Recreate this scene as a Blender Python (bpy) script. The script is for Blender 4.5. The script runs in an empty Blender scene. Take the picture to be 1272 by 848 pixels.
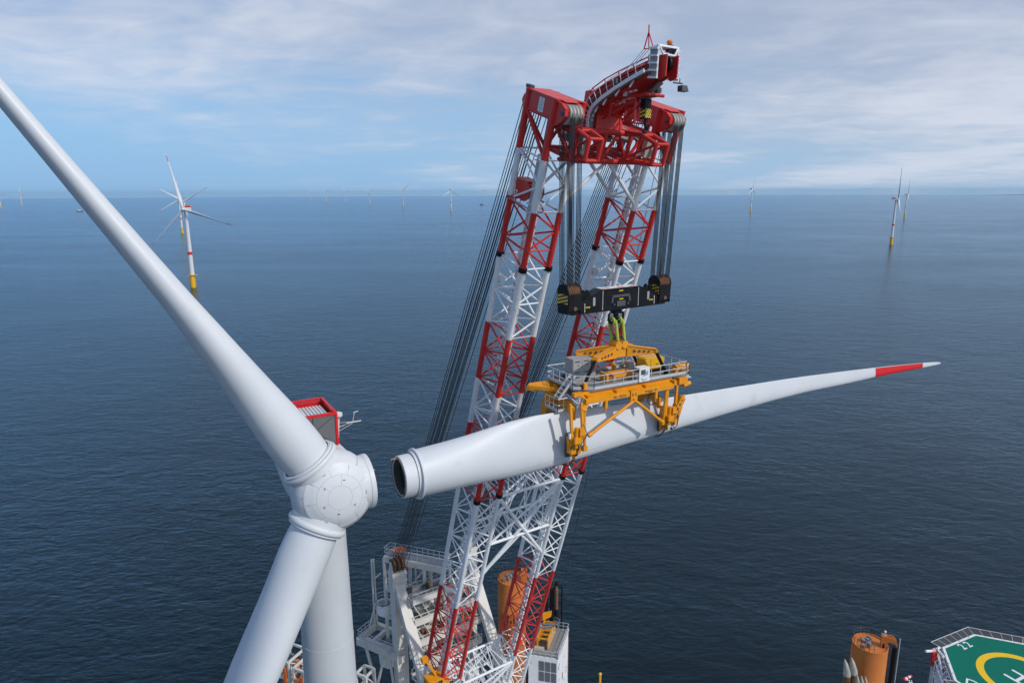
import bpy, bmesh, math, random
from mathutils import Vector, Matrix
random.seed(7)
R_ = math.radians
V = Vector
scene = bpy.context.scene
col = scene.collection
H = 125.0                       # camera height above the sea; everything below is measured from the camera
UP = V((0, 0, 1))

# ---------------------------------------------------------------- camera
PITCH = R_(12.37); ROLL = 0.0039; F = 848.0
cam_d = bpy.data.cameras.new('camera'); cam = bpy.data.objects.new('camera', cam_d); col.objects.link(cam)
cam_d.sensor_width = 36.0; cam_d.lens = 36.0 * F / 1272.0
cam_d.clip_start = 0.5; cam_d.clip_end = 200000.0
cam.matrix_world = Matrix.Translation((0, 0, H)) @ Matrix.Rotation(math.pi / 2 - PITCH, 4, 'X') @ Matrix.Rotation(-ROLL, 4, 'Z')
scene.camera = cam

# ---------------------------------------------------------------- world and sun
SUN_EL = R_(40); SUN_DIR = V((0.815, -0.58, 0)).normalized() * math.cos(SUN_EL) + UP * math.sin(SUN_EL)
world = bpy.data.worlds.new('World'); scene.world = world; world.use_nodes = True
nt = world.node_tree; nt.nodes.clear()
def N(t, typ, **kw):
    n = t.nodes.new(typ)
    for k, v in kw.items():
        if k.startswith('i_'): n.inputs[int(k[2:]) if k[2:].isdigit() else k[2:].replace('_', ' ')].default_value = v
        else: setattr(n, k, v)
    return n
def LK(t, a, b): t.links.new(a, b)
def MATH(t, op, a, b=None, c=None, clamp=False):
    n = t.nodes.new('ShaderNodeMath'); n.operation = op; n.use_clamp = clamp
    for i, x in enumerate((a, b, c)):
        if x is None: continue
        if isinstance(x, (int, float)): n.inputs[i].default_value = x
        else: t.links.new(x, n.inputs[i])
    return n.outputs[0]
def RANGE(t, x, a, b, c=0.0, d=1.0, smooth=True):
    n = t.nodes.new('ShaderNodeMapRange'); n.interpolation_type = 'SMOOTHSTEP' if smooth else 'LINEAR'
    t.links.new(x, n.inputs[0])
    for i, v in zip((1, 2, 3, 4), (a, b, c, d)): n.inputs[i].default_value = v
    return n.outputs[0]
sky = N(nt, 'ShaderNodeTexSky', sky_type='NISHITA', sun_disc=False, sun_elevation=SUN_EL,
        sun_rotation=math.atan2(SUN_DIR.x, SUN_DIR.y), altitude=100.0, air_density=1.0, dust_density=0.4, ozone_density=2.0)
tc = N(nt, 'ShaderNodeTexCoord'); sep = N(nt, 'ShaderNodeSeparateXYZ'); LK(nt, tc.outputs['Generated'], sep.inputs[0])
zc = MATH(nt, 'ADD', MATH(nt, 'MAXIMUM', sep.outputs[2], 0.0), 0.10)
cx = MATH(nt, 'DIVIDE', sep.outputs[0], zc); cy = MATH(nt, 'DIVIDE', sep.outputs[1], zc)
comb = N(nt, 'ShaderNodeCombineXYZ'); LK(nt, cx, comb.inputs[0]); LK(nt, cy, comb.inputs[1])
def cloud_noise(scale, rot, loc, detail, rough, dist, sx=1.0, sy=1.0):
    m = N(nt, 'ShaderNodeMapping'); m.inputs['Rotation'].default_value = (0, 0, R_(rot)); m.inputs['Location'].default_value = loc
    m.inputs['Scale'].default_value = (sx, sy, 1); LK(nt, comb.outputs[0], m.inputs[0])
    n = N(nt, 'ShaderNodeTexNoise', noise_dimensions='3D'); n.inputs['Scale'].default_value = scale
    n.inputs['Detail'].default_value = detail; n.inputs['Roughness'].default_value = rough; n.inputs['Distortion'].default_value = dist
    LK(nt, m.outputs[0], n.inputs[0]); return n.outputs[0]
n1 = cloud_noise(0.34, 24, (3.1, 1.7, 0), 6, 0.5, 0.5, 0.9, 0.9)
n2 = cloud_noise(0.85, 22, (0.4, 5.2, 2), 7, 0.55, 0.7, 0.8, 0.55)
el = MATH(nt, 'DIVIDE', sep.outputs[2], MATH(nt, 'ADD', MATH(nt, 'MAXIMUM', sep.outputs[1], 0.0), 0.3))   # height above the horizon
az = MATH(nt, 'DIVIDE', sep.outputs[0], MATH(nt, 'ADD', MATH(nt, 'ABSOLUTE', sep.outputs[1]), 0.3))
# the cloud sheet thickens overhead and to the right of the view, and is open low on the left
cover = MATH(nt, 'ADD', RANGE(nt, el, 0.0, 0.17, -0.26, 0.30, smooth=False), RANGE(nt, az, -0.55, 0.35, -0.16, 0.18))
cover = MATH(nt, 'SUBTRACT', cover, RANGE(nt, el, 0.30, 0.95, 0.0, 0.42))
dens = MATH(nt, 'ADD', MATH(nt, 'ADD', MATH(nt, 'MULTIPLY', n1, 0.9), MATH(nt, 'MULTIPLY', n2, 0.55)), cover)
n3 = cloud_noise(3.4, 30, (1.4, 2.2, 4), 6, 0.6, 0.5, 0.7, 1.0)
dens = MATH(nt, 'ADD', dens, MATH(nt, 'MULTIPLY', MATH(nt, 'SUBTRACT', n3, 0.5), 0.42))
mask = RANGE(nt, dens, 0.40, 1.06, 0.0, 0.93)
shade = RANGE(nt, MATH(nt, 'ADD', MATH(nt, 'ADD', MATH(nt, 'MULTIPLY', n1, 0.6), MATH(nt, 'MULTIPLY', n2, 0.6)), MATH(nt, 'MULTIPLY', n3, 0.30)), 0.56, 0.92)
cl = N(nt, 'ShaderNodeMix', data_type='RGBA')
cl.inputs[6].default_value = (3.5, 4.15, 5.5, 1); cl.inputs[7].default_value = (6.0, 6.4, 7.35, 1)
LK(nt, shade, cl.inputs[0])
tint = N(nt, 'ShaderNodeMix', data_type='RGBA', blend_type='MULTIPLY'); tint.inputs[0].default_value = 1.0
tint.inputs[7].default_value = (0.80, 0.98, 1.16, 1); LK(nt, sky.outputs[0], tint.inputs[6])
mixc = N(nt, 'ShaderNodeMix', data_type='RGBA'); LK(nt, mask, mixc.inputs[0]); hz = N(nt, 'ShaderNodeMix', data_type='RGBA'); LK(nt, RANGE(nt, el, 0.0, 0.24, 0.92, 0.15), hz.inputs[0]); LK(nt, tint.outputs[2], hz.inputs[6])
hzc = N(nt, 'ShaderNodeMix', data_type='RGBA'); LK(nt, RANGE(nt, az, -0.6, 0.6), hzc.inputs[0]); hzc.inputs[6].default_value = (2.2, 4.2, 7.0, 1); hzc.inputs[7].default_value = (3.2, 4.9, 6.9, 1); LK(nt, hzc.outputs[2], hz.inputs[7])
LK(nt, hz.outputs[2], mixc.inputs[6]); LK(nt, cl.outputs[2], mixc.inputs[7])
bg = N(nt, 'ShaderNodeBackground'); bg.inputs[1].default_value = 0.112; LK(nt, mixc.outputs[2], bg.inputs[0])
wo = N(nt, 'ShaderNodeOutputWorld'); LK(nt, bg.outputs[0], wo.inputs[0])

sun_d = bpy.data.lights.new('sun', 'SUN'); sun = bpy.data.objects.new('sun', sun_d); col.objects.link(sun)
sun_d.energy = 2.7; sun_d.angle = R_(1.5); sun_d.color = (1.0, 0.95, 0.88)
sun.rotation_euler = SUN_DIR.to_track_quat('Z', 'Y').to_euler(); sun.location = (200, -200, 400)
vs = scene.view_settings; vs.view_transform = 'Standard'; vs.look = 'None'; vs.exposure = 0.0; vs.gamma = 1.0; vs.use_curve_mapping = False
scene.cycles.max_bounces = 8; scene.cycles.transparent_max_bounces = 8; scene.cycles.use_denoising = True

# ---------------------------------------------------------------- helpers
CF, CU, CR = V((0, math.cos(PITCH), -math.sin(PITCH))), V((0, math.sin(PITCH), math.cos(PITCH))), V((1, 0, 0))
def ray(px, py):
    X = px - 636; Y = py - 424 + ROLL * (px - 636)
    return CR * (X / F) - CU * (Y / F) + CF
def at(px, py, D): return ray(px, py) * D                  # a point of the place, D metres ahead of the camera
def at_z(px, py, z): d = ray(px, py); return d * (z / d.z)

def mat(name, color, rough=0.5, metal=0.0, var=0.08, scale=1.5, dirt=0.0, dirtcol=(0.10, 0.06, 0.035), bump=0.0, streak=False, dscale=1.2, spec=0.4):
    m = bpy.data.materials.new(name); m.use_nodes = True; t = m.node_tree; b = t.nodes['Principled BSDF']
    b.inputs['Roughness'].default_value = rough; b.inputs['Metallic'].default_value = metal; b.inputs['Specular IOR Level'].default_value = spec
    tcn = N(t, 'ShaderNodeTexCoord')
    n = N(t, 'ShaderNodeTexNoise'); n.inputs['Scale'].default_value = scale; n.inputs['Detail'].default_value = 5
    LK(t, tcn.outputs['Object'], n.inputs[0])
    mx = N(t, 'ShaderNodeMix', data_type='RGBA'); c = V(color)
    mx.inputs[6].default_value = (*(c * (1 - var)), 1); mx.inputs[7].default_value = (*(c * (1 + var)), 1)
    LK(t, n.outputs[0], mx.inputs[0]); out = mx.outputs[2]
    if dirt > 0:
        mp = N(t, 'ShaderNodeMapping'); mp.inputs['Scale'].default_value = (1, 1, 0.22 if streak else 1)
        LK(t, tcn.outputs['Object'], mp.inputs[0])
        n2_ = N(t, 'ShaderNodeTexNoise'); n2_.inputs['Scale'].default_value = dscale; n2_.inputs['Detail'].default_value = 8; n2_.inputs['Roughness'].default_value = 0.68
        LK(t, mp.outputs[0], n2_.inputs[0])
        fac = RANGE(t, n2_.outputs[0], 0.62 - 0.18 * dirt, 0.78, 0, min(1.0, 0.35 + 0.6 * dirt))
        m2 = N(t, 'ShaderNodeMix', data_type='RGBA'); LK(t, fac, m2.inputs[0]); LK(t, out, m2.inputs[6]); m2.inputs[7].default_value = (*dirtcol, 1)
        out = m2.outputs[2]
    LK(t, out, b.inputs['Base Color'])
    rr = RANGE(t, n.outputs[0], 0.3, 0.7, max(0.02, rough - 0.08), min(1, rough + 0.08)); LK(t, rr, b.inputs['Roughness'])
    if bump > 0:
        bp = N(t, 'ShaderNodeBump'); bp.inputs['Strength'].default_value = bump; bp.inputs['Distance'].default_value = 0.05
        LK(t, n.outputs[0], bp.inputs['Height']); LK(t, bp.outputs[0], b.inputs['Normal'])
    return m
M = {
 'blade':   mat('blade_gelcoat', (0.60, 0.625, 0.65), 0.46, var=0.06, scale=0.30, dirt=0.30, dirtcol=(0.46, 0.46, 0.45), dscale=0.35),
 'hub':     mat('hub_paint', (0.615, 0.63, 0.645), 0.5, var=0.05, scale=0.6, dirt=0.30, dirtcol=(0.44, 0.44, 0.43), dscale=0.7),
 'tower':   mat('tower_paint', (0.52, 0.545, 0.565), 0.45, var=0.04, scale=0.5, dirt=0.4, dirtcol=(0.40, 0.39, 0.36), streak=True, dscale=0.7),
 'seam':    mat('seam_grey', (0.33, 0.35, 0.37), 0.7),
 'bolt':    mat('dark_bolt', (0.06, 0.065, 0.07), 0.5, 0.4),
 'inside':  mat('root_interior', (0.03, 0.045, 0.042), 0.7, var=0.3),
 'steel':   mat('bare_steel', (0.30, 0.31, 0.32), 0.4, 0.7, dirt=0.2),
 'redw':    mat('red_marking', (0.62, 0.012, 0.012), 0.4, var=0.05),
 'red':     mat('crane_red', (0.56, 0.030, 0.024), 0.42, var=0.22, scale=1.0, dirt=0.36, dirtcol=(0.20, 0.025, 0.02), dscale=1.1),
 'white':   mat('crane_white', (0.76, 0.775, 0.785), 0.5, var=0.10, scale=1.0, dirt=0.38, dirtcol=(0.36, 0.29, 0.22), dscale=1.3),
 'cream':   mat('gantry_white', (0.62, 0.60, 0.55), 0.6, var=0.10, scale=1.2, dirt=0.5, dirtcol=(0.30, 0.20, 0.12), dscale=0.8),
 'rust':    mat('rusty_steel', (0.20, 0.10, 0.05), 0.8, var=0.45, scale=3.0, dirt=0.7, dirtcol=(0.05, 0.035, 0.03), dscale=2.0),
 'yellow':  mat('yoke_yellow', (0.74, 0.285, 0.006), 0.42, var=0.18, scale=1.6, dirt=0.42, dirtcol=(0.22, 0.09, 0.02), dscale=1.8),
 'genyel':  mat('generator_yellow', (0.75, 0.38, 0.01), 0.4, var=0.05),
 'tpyel':   mat('transition_yellow', (0.72, 0.40, 0.01), 0.5, var=0.08, scale=0.3, dirt=0.2, dirtcol=(0.3, 0.15, 0.03), dscale=0.3),
 'black':   mat('block_black', (0.008, 0.009, 0.011), 0.5, var=0.3, spec=0.2, dirt=0.15, dirtcol=(0.05, 0.04, 0.03)),
 'dark':    mat('dark_grey', (0.07, 0.075, 0.08), 0.55, var=0.2),
 'grey':    mat('cabinet_grey', (0.33, 0.33, 0.32), 0.5, var=0.06, dirt=0.2),
 'rail':    mat('railing_grey', (0.55, 0.56, 0.57), 0.45, 0.2, var=0.05),
 'deck':    mat('deck_grey', (0.20, 0.21, 0.215), 0.8, var=0.2, scale=3, bump=0.3, dirt=0.3, dirtcol=(0.10, 0.10, 0.10)),
 'grating': mat('walkway_grating', (0.30, 0.31, 0.31), 0.7, 0.3, var=0.25, scale=6),
 'rope':    mat('wire_rope', (0.030, 0.033, 0.038), 0.6, 0.2, var=0.3, scale=5),
 'sheave':  mat('sheave_grey', (0.42, 0.41, 0.36), 0.55, 0.2, var=0.15, dirt=0.5, dirtcol=(0.13, 0.09, 0.05), dscale=1.6),
 'sling':   mat('sling_green', (0.42, 0.50, 0.06), 0.8, var=0.25, scale=5),
 'orange':  mat('leg_orange', (0.55, 0.17, 0.035), 0.55, var=0.12, scale=0.8, dirt=0.35, dirtcol=(0.28, 0.08, 0.02), streak=True, dscale=0.8),
 'green':   mat('helideck_green', (0.004, 0.150, 0.104), 0.8, var=0.3, spec=0.15, scale=0.7, dirt=0.6, dirtcol=(0.004, 0.09, 0.062), dscale=0.7),
 'mark':    mat('deck_white_paint', (0.72, 0.73, 0.73), 0.6, var=0.05),
 'markyel': mat('deck_yellow_paint', (0.80, 0.50, 0.005), 0.6, var=0.05),
 'net':     mat('safety_net', (0.05, 0.055, 0.06), 0.8, var=0.3, scale=8),
 'mesh':    mat('screen_grey', (0.13, 0.135, 0.14), 0.7, var=0.08, scale=2, dirt=0.2, dirtcol=(0.09, 0.09, 0.09)),
 'glass':   mat('dark_glass', (0.03, 0.032, 0.034), 0.12),
 'lamp':    mat('beacon_orange', (0.75, 0.17, 0.03), 0.3),
 'wood':    mat('brown_pile', (0.16, 0.085, 0.045), 0.7, var=0.35, scale=2, dirt=0.4),
 'hull':    mat('hull_blue', (0.03, 0.05, 0.09), 0.5, var=0.1),
 'beige':   mat('beige_box', (0.45, 0.40, 0.31), 0.6),
 'redbox':  mat('fire_red', (0.50, 0.015, 0.015), 0.4),
 'land':    mat('coast_land', (0.07, 0.08, 0.07), 0.9),
 'blue':    mat('logo_blue', (0.15, 0.35, 0.55), 0.5),
}
def hazard_mat():
    m = bpy.data.materials.new('hazard_stripes'); m.use_nodes = True; t = m.node_tree; b = t.nodes['Principled BSDF']
    tcn = N(t, 'ShaderNodeTexCoord'); w = N(t, 'ShaderNodeTexWave', wave_type='BANDS', bands_direction='DIAGONAL')
    w.inputs['Scale'].default_value = 2.1; LK(t, tcn.outputs['Object'], w.inputs[0])
    mx = N(t, 'ShaderNodeMix', data_type='RGBA'); LK(t, RANGE(t, w.outputs[1], 0.45, 0.55), mx.inputs[0])
    mx.inputs[6].default_value = (0.02, 0.02, 0.02, 1); mx.inputs[7].default_value = (0.75, 0.50, 0.03, 1)
    LK(t, mx.outputs[2], b.inputs['Base Color']); b.inputs['Roughness'].default_value = 0.5
    return m
M['hazard'] = hazard_mat()

def frame(axis):
    a = V(axis).normalized(); t = V((0, 0, 1)) if abs(a.z) < 0.9 else V((1, 0, 0))
    x = a.cross(t).normalized(); return x, a.cross(x).normalized(), a
class MB:
    def __init__(s): s.v = []; s.f = []; s.m = []
    def add(s, vs, fs, m=0):
        o = len(s.v); s.v += [V(p) for p in vs]; s.f += [tuple(i + o for i in f) for f in fs]; s.m += [m] * len(fs); return s
    def box(s, c, X, Y, Z, m=0):                       # centre and three half-extent vectors
        c = V(c); X = V(X); Y = V(Y); Z = V(Z)
        if X.cross(Y).dot(Z) < 0: X = -X
        p = [c + X * i + Y * j + Z * k for k in (-1, 1) for j in (-1, 1) for i in (-1, 1)]
        return s.add(p, [(0, 2, 3, 1), (4, 5, 7, 6), (0, 1, 5, 4), (2, 6, 7, 3), (0, 4, 6, 2), (1, 3, 7, 5)], m)
    def bar(s, p, q, wx, wy, side, m=0):               # rectangular bar from p to q; wx half-width along 'side'
        p = V(p); q = V(q); a = (q - p); ln = a.length; a = a / ln; sd = V(side); sd = (sd - a * sd.dot(a)).normalized(); o = a.cross(sd)
        return s.box((p + q) / 2, sd * wx, o * wy, a * (ln / 2), m)
    def tube(s, p, q, r, r2=None, n=8, m=0, cap=True):
        p = V(p); q = V(q); r2 = r if r2 is None else r2; x, y, a = frame(q - p)
        vs = []
        for c, rr in ((p, r), (q, r2)):
            vs += [c + (x * math.cos(2 * math.pi * i / n) + y * math.sin(2 * math.pi * i / n)) * rr for i in range(n)]
        fs = [(i, (i + 1) % n, n + (i + 1) % n, n + i) for i in range(n)]
        if cap: fs += [tuple(range(n - 1, -1, -1)), tuple(range(n, 2 * n))]
        return s.add(vs, fs, m)
    def path(s, pts, r, n=6, m=0):
        for a, b in zip(pts[:-1], pts[1:]): s.tube(a, b, r, n=n, m=m)
        return s
    def lathe(s, o, axis, prof, n=32, m=0, capa=False, capb=False):
        o = V(o); x, y, a = frame(axis); vs = []
        for (t, r) in prof: vs += [o + a * t + (x * math.cos(2 * math.pi * i / n) + y * math.sin(2 * math.pi * i / n)) * r for i in range(n)]
        fs = []
        for k in range(len(prof) - 1):
            fs += [(k * n + i, k * n + (i + 1) % n, (k + 1) * n + (i + 1) % n, (k + 1) * n + i) for i in range(n)]
        if capa: fs.append(tuple(range(n - 1, -1, -1)))
        if capb: fs.append(tuple(range((len(prof) - 1) * n, len(prof) * n)))
        return s.add(vs, fs, m)
    def torus(s, o, axis, R, r, n=40, k=6, m=0):
        o = V(o); x, y, a = frame(axis); vs = []; fs = []
        for i in range(n):
            d = x * math.cos(2 * math.pi * i / n) + y * math.sin(2 * math.pi * i / n)
            vs += [o + d * (R + r * math.cos(2 * math.pi * j / k)) + a * (r * math.sin(2 * math.pi * j / k)) for j in range(k)]
        for i in range(n):
            for j in range(k): fs.append((i * k + j, ((i + 1) % n) * k + j, ((i + 1) % n) * k + (j + 1) % k, i * k + (j + 1) % k))
        return s.add(vs, fs, m)
    def prism(s, poly, off, m=0):
        poly = [V(p) for p in poly]; off = V(off); n = len(poly)
        nrm = V((0, 0, 0))
        for i in range(n): nrm += poly[i].cross(poly[(i + 1) % n])
        if nrm.dot(off) > 0: poly = poly[::-1]
        vs = poly + [p + off for p in poly]
        return s.add(vs, [tuple(range(n)), tuple(range(2 * n - 1, n - 1, -1))] + [(i, n + i, n + (i + 1) % n, (i + 1) % n) for i in range(n)], m)
    def loft(s, rings, m=0, capa=True, capb=True, mfun=None):
        n = len(rings[0]); vs = [p for r in rings for p in r]; o = len(s.v); s.v += [V(p) for p in vs]
        for k in range(len(rings) - 1):
            for i in range(n):
                s.f.append((o + k * n + i, o + k * n + (i + 1) % n, o + (k + 1) * n + (i + 1) % n, o + (k + 1) * n + i)); s.m.append(mfun(k, i) if mfun else m)
        if capa: s.f.append(tuple(o + i for i in range(n - 1, -1, -1))); s.m.append(m)
        if capb: s.f.append(tuple(o + (len(rings) - 1) * n + i for i in range(n))); s.m.append(m)
        return s
    def build(s, name, mats, parent=None, org=(0, 0, 0), ang=35, world=True):
        """link as one mesh; org is the base of the thing (in camera-relative metres)"""
        me = bpy.data.meshes.new(name); o = V(org)
        me.from_pydata([p - o for p in s.v], [], s.f)
        mats = mats if isinstance(mats, (list, tuple)) else [mats]
        for x in mats: me.materials.append(M[x])
        me.polygons.foreach_set('material_index', s.m); me.update()
        bm = bmesh.new(); bm.from_mesh(me); bmesh.ops.recalc_face_normals(bm, faces=bm.faces); bm.to_mesh(me); bm.free()
        me.polygons.foreach_set('use_smooth', [True] * len(me.polygons)); me.set_sharp_from_angle(angle=R_(ang))
        ob = bpy.data.objects.new(name, me); col.objects.link(ob)
        if parent is not None: ob.parent = parent
        elif world: ob.location = o + V((0, 0, H))
        return ob
def tag(o, label=None, cat=None, group=None, kind=None):
    for k, v in (('label', label), ('category', cat), ('group', group), ('kind', kind)):
        if v: o[k] = v
    return o
def empty(name, loc, label=None, cat=None, group=None, parent=None):
    e = bpy.data.objects.new(name, None); col.objects.link(e); e.empty_display_size = 1
    if parent is None: e.location = V(loc) + V((0, 0, H))
    else: e.parent = parent
    return tag(e, label, cat, group)
def railing(mb, pts, h=1.1, step=1.2, r=0.03, rails=(0.5, 1.0), up=UP, closed=False, toe=0.0):
    pts = [V(p) for p in pts]; seg = list(zip(pts, pts[1:] + pts[:1])) if closed else list(zip(pts[:-1], pts[1:]))
    for a, b in seg:
        n = max(1, round((b - a).length / step))
        for k in range(n + 1): mb.tube(a.lerp(b, k / n), a.lerp(b, k / n) + up * h, r, n=5)
        for q in rails: mb.tube(a + up * h * q, b + up * h * q, r, n=5)
        if toe: mb.bar(a + up * toe, b + up * toe, 0.02, toe, (b - a).cross(up))
def text_mb(s, size, o, ex, ey, thick=0.01, bold=0.0):
    """lettering as mesh, o = centre, ex reading direction, ey up direction of the letters"""
    cu = bpy.data.curves.new('lettering', 'FONT'); cu.body = s; cu.size = size; cu.align_x = 'CENTER'; cu.align_y = 'CENTER'; cu.offset = bold
    ob = bpy.data.objects.new('lettering', cu); col.objects.link(ob); dg = bpy.context.evaluated_depsgraph_get(); dg.update()
    me = bpy.data.meshes.new_from_object(ob.evaluated_get(dg)); mb = MB(); ex = V(ex).normalized(); ey = V(ey).normalized(); ez = ex.cross(ey)
    mb.add([V(o) + ex * v.co.x + ey * v.co.y + ez * thick for v in me.vertices], [tuple(p.vertices) for p in me.polygons])
    bpy.data.objects.remove(ob); bpy.data.curves.remove(cu); bpy.data.meshes.remove(me); return mb

# ---------------------------------------------------------------- sea, haze, coast
RE = 6371e3 * 7 / 6
def sea_drop(r): return -r * r / (2 * RE)
def build_sea():
    radii = [0, 60, 150, 300, 600, 1000, 1800, 3000, 5000, 8000, 12000, 17000, 23000, 30000, 38000, 44000, 50000, 56000]
    n = 128; mb = MB(); vs = [V((0, 0, 0))]
    for r in radii[1:]: vs += [V((r * math.cos(2 * math.pi * i / n), r * math.sin(2 * math.pi * i / n), sea_drop(r))) for i in range(n)]
    fs = [(0, 1 + i, 1 + (i + 1) % n) for i in range(n)]
    for k in range(len(radii) - 2): fs += [(1 + k * n + i, 1 + (k + 1) * n + i, 1 + (k + 1) * n + (i + 1) % n, 1 + k * n + (i + 1) % n) for i in range(n)]
    mb.add(vs, fs)
    m = bpy.data.materials.new('sea_water'); m.use_nodes = True; t = m.node_tree; t.nodes.remove(t.nodes['Principled BSDF']); M['sea'] = m
    body = N(t, 'ShaderNodeBsdfDiffuse'); gl = N(t, 'ShaderNodeBsdfGlossy'); gl.inputs['Color'].default_value = (0.60, 0.765, 0.91, 1)
    fr = N(t, 'ShaderNodeFresnel'); fr.inputs['IOR'].default_value = 1.33; ms = N(t, 'ShaderNodeMixShader')
    LK(t, fr.outputs[0], ms.inputs[0]); LK(t, body.outputs[0], ms.inputs[1]); LK(t, gl.outputs[0], ms.inputs[2]); LK(t, ms.outputs[0], t.nodes['Material Output'].inputs['Surface'])
    tcn = N(t, 'ShaderNodeTexCoord')
    def wn(scale, rot, sx, sy, detail, rough, dist=0.0):
        mp = N(t, 'ShaderNodeMapping'); mp.inputs['Rotation'].default_value = (0, 0, R_(rot)); mp.inputs['Scale'].default_value = (sx, sy, 1)
        LK(t, tcn.outputs['Object'], mp.inputs[0]); n_ = N(t, 'ShaderNodeTexNoise'); n_.inputs['Scale'].default_value = scale
        n_.inputs['Detail'].default_value = detail; n_.inputs['Roughness'].default_value = rough; n_.inputs['Distortion'].default_value = dist
        LK(t, mp.outputs[0], n_.inputs[0]); return n_.outputs[0]
    w1 = wn(0.055, 24, 0.6, 1.0, 4, 0.5, 0.4)      # swell
    w2 = wn(0.22, 62, 0.5, 1.0, 5, 0.58, 0.5)      # chop
    w3 = wn(0.62, -48, 0.55, 1.0, 6, 0.70, 0.4)        # ripples
    hgt = MATH(t, 'ADD', MATH(t, 'ADD', MATH(t, 'MULTIPLY', w1, 2.0), MATH(t, 'MULTIPLY', w2, 1.7)), MATH(t, 'MULTIPLY', w3, 0.85))
    lanes = wn(0.0016, 62, 0.35, 1.6, 6, 0.6, 1.2)   # slicks and wind lanes
    lane2 = wn(0.0075, 50, 0.6, 1.0, 5, 0.6, 0.9)
    ln = MATH(t, 'ADD', MATH(t, 'MULTIPLY', lanes, 0.5), MATH(t, 'MULTIPLY', lane2, 0.5))
    st = RANGE(t, ln, 0.34, 0.66, 0.27, 0.60)
    bp = N(t, 'ShaderNodeBump'); bp.inputs['Distance'].default_value = 1.0; LK(t, st, bp.inputs['Strength']); LK(t, hgt, bp.inputs['Height'])
    for nd in (body, gl, fr): LK(t, bp.outputs[0], nd.inputs['Normal'])
    LK(t, RANGE(t, ln, 0.33, 0.68, 0.10, 0.16), gl.inputs['Roughness'])
    mx = N(t, 'ShaderNodeMix', data_type='RGBA'); LK(t, RANGE(t, ln, 0.35, 0.68), mx.inputs[0])
    mx.inputs[6].default_value = (0.0009, 0.0062, 0.0095, 1); mx.inputs[7].default_value = (0.0012, 0.0080, 0.0120, 1)
    LK(t, mx.outputs[2], body.inputs['Color'])
    o = mb.build('sea', 'sea', world=False); o.location = (0, 0, 0); return tag(o, 'dark blue rippled open sea reaching the horizon', 'sea', kind='structure')
build_sea()

def build_haze():
    m = bpy.data.materials.new('sea_haze'); m.use_nodes = True; t = m.node_tree; t.nodes.clear(); M['haze'] = m
    pv = N(t, 'ShaderNodeVolumePrincipled'); pv.inputs['Color'].default_value = (0.50, 0.78, 1.0, 1); pv.inputs['Density'].default_value = HAZE
    pv.inputs['Anisotropy'].default_value = 0.0
    o_ = N(t, 'ShaderNodeOutputMaterial'); LK(t, pv.outputs[0], o_.inputs['Volume'])
    lo, hi = sea_drop(56000) - 1, 215.0
    mb = MB().box((0, 0, (lo + hi) / 2), (57500, 0, 0), (0, 57500, 0), (0, 0, (hi - lo) / 2))
    o = mb.build('haze', 'haze', world=False); o.location = (0, 0, 0); tag(o, 'pale blue sea haze fading the far turbines', 'haze', kind='stuff')
HAZE = 1.6e-5
build_haze()

def build_coast():
    mb = MB(); pts = []
    n = 40; y0 = 24000
    x0, x1 = 17000, 26000; prof = []
    for i in range(n + 1):
        x = x0 + (x1 - x0) * i / n; h = 12 + 45 * min(1, i / 9) * (0.6 + 0.4 * math.sin(i * 0.9) * math.sin(i * 0.37 + 1))
        prof.append((x, h))
    base = sea_drop(math.hypot(21000, 24000)) - 20
    front = [V((x, y0 + 600 * math.sin(x / 1500), base)) for x, h in prof]; top = [V((x, y0 + 900 + 600 * math.sin(x / 1500), base + 20 + h)) for x, h in prof]
    back = [V((x, y0 + 3500, base)) for x, h in prof]
    k = len(prof); mb.add(front + top + back, [(i, i + 1, k + i + 1, k + i) for i in range(k - 1)] + [(k + i, k + i + 1, 2 * k + i + 1, 2 * k + i) for i in range(k - 1)])
    o = mb.build('hills', 'land', world=False); tag(o, 'low dark strip of coast on the far right horizon', 'coast', kind='structure')
build_coast()

# ---------------------------------------------------------------- blades
def interp(tab, x, k=1):
    if x <= tab[0][0]: return tab[0][k]
    for a, b in zip(tab[:-1], tab[1:]):
        if x <= b[0]:
            u = (x - a[0]) / (b[0] - a[0]); return a[k] + (b[k] - a[k]) * u
    return tab[-1][k]
# distance from the root, chord centre offset, half chord, half thickness
SECT = [(0.55, -0.16, 1.72, 1.70), (1.0, -0.16, 1.76, 1.74), (1.7, -0.14, 1.84, 1.78), (3.7, -0.08, 1.93, 1.74), (5.7, 0.02, 2.06, 1.68), (7.6, 0.12, 2.24, 1.60), (9.7, 0.21, 2.42, 1.50),
        (12.1, 0.27, 2.48, 1.38), (14.6, 0.29, 2.40, 1.24), (17.2, 0.31, 2.26, 1.12), (21.2, 0.34, 2.00, 0.97), (25.0, 0.37, 1.78, 0.84), (30.0, 0.45, 1.54, 0.70),
        (36.6, 0.58, 1.25, 0.53), (42, 0.63, 1.06, 0.42), (46.5, 0.62, 0.91, 0.34), (53.3, 0.44, 0.76, 0.25), (58.3, 0.33, 0.60, 0.19), (63.4, 0.16, 0.45, 0.13), (68.2, -0.04, 0.32, 0.09), (71.2, -0.18, 0.20, 0.06), (72.1, -0.24, 0.09, 0.03)]
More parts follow.
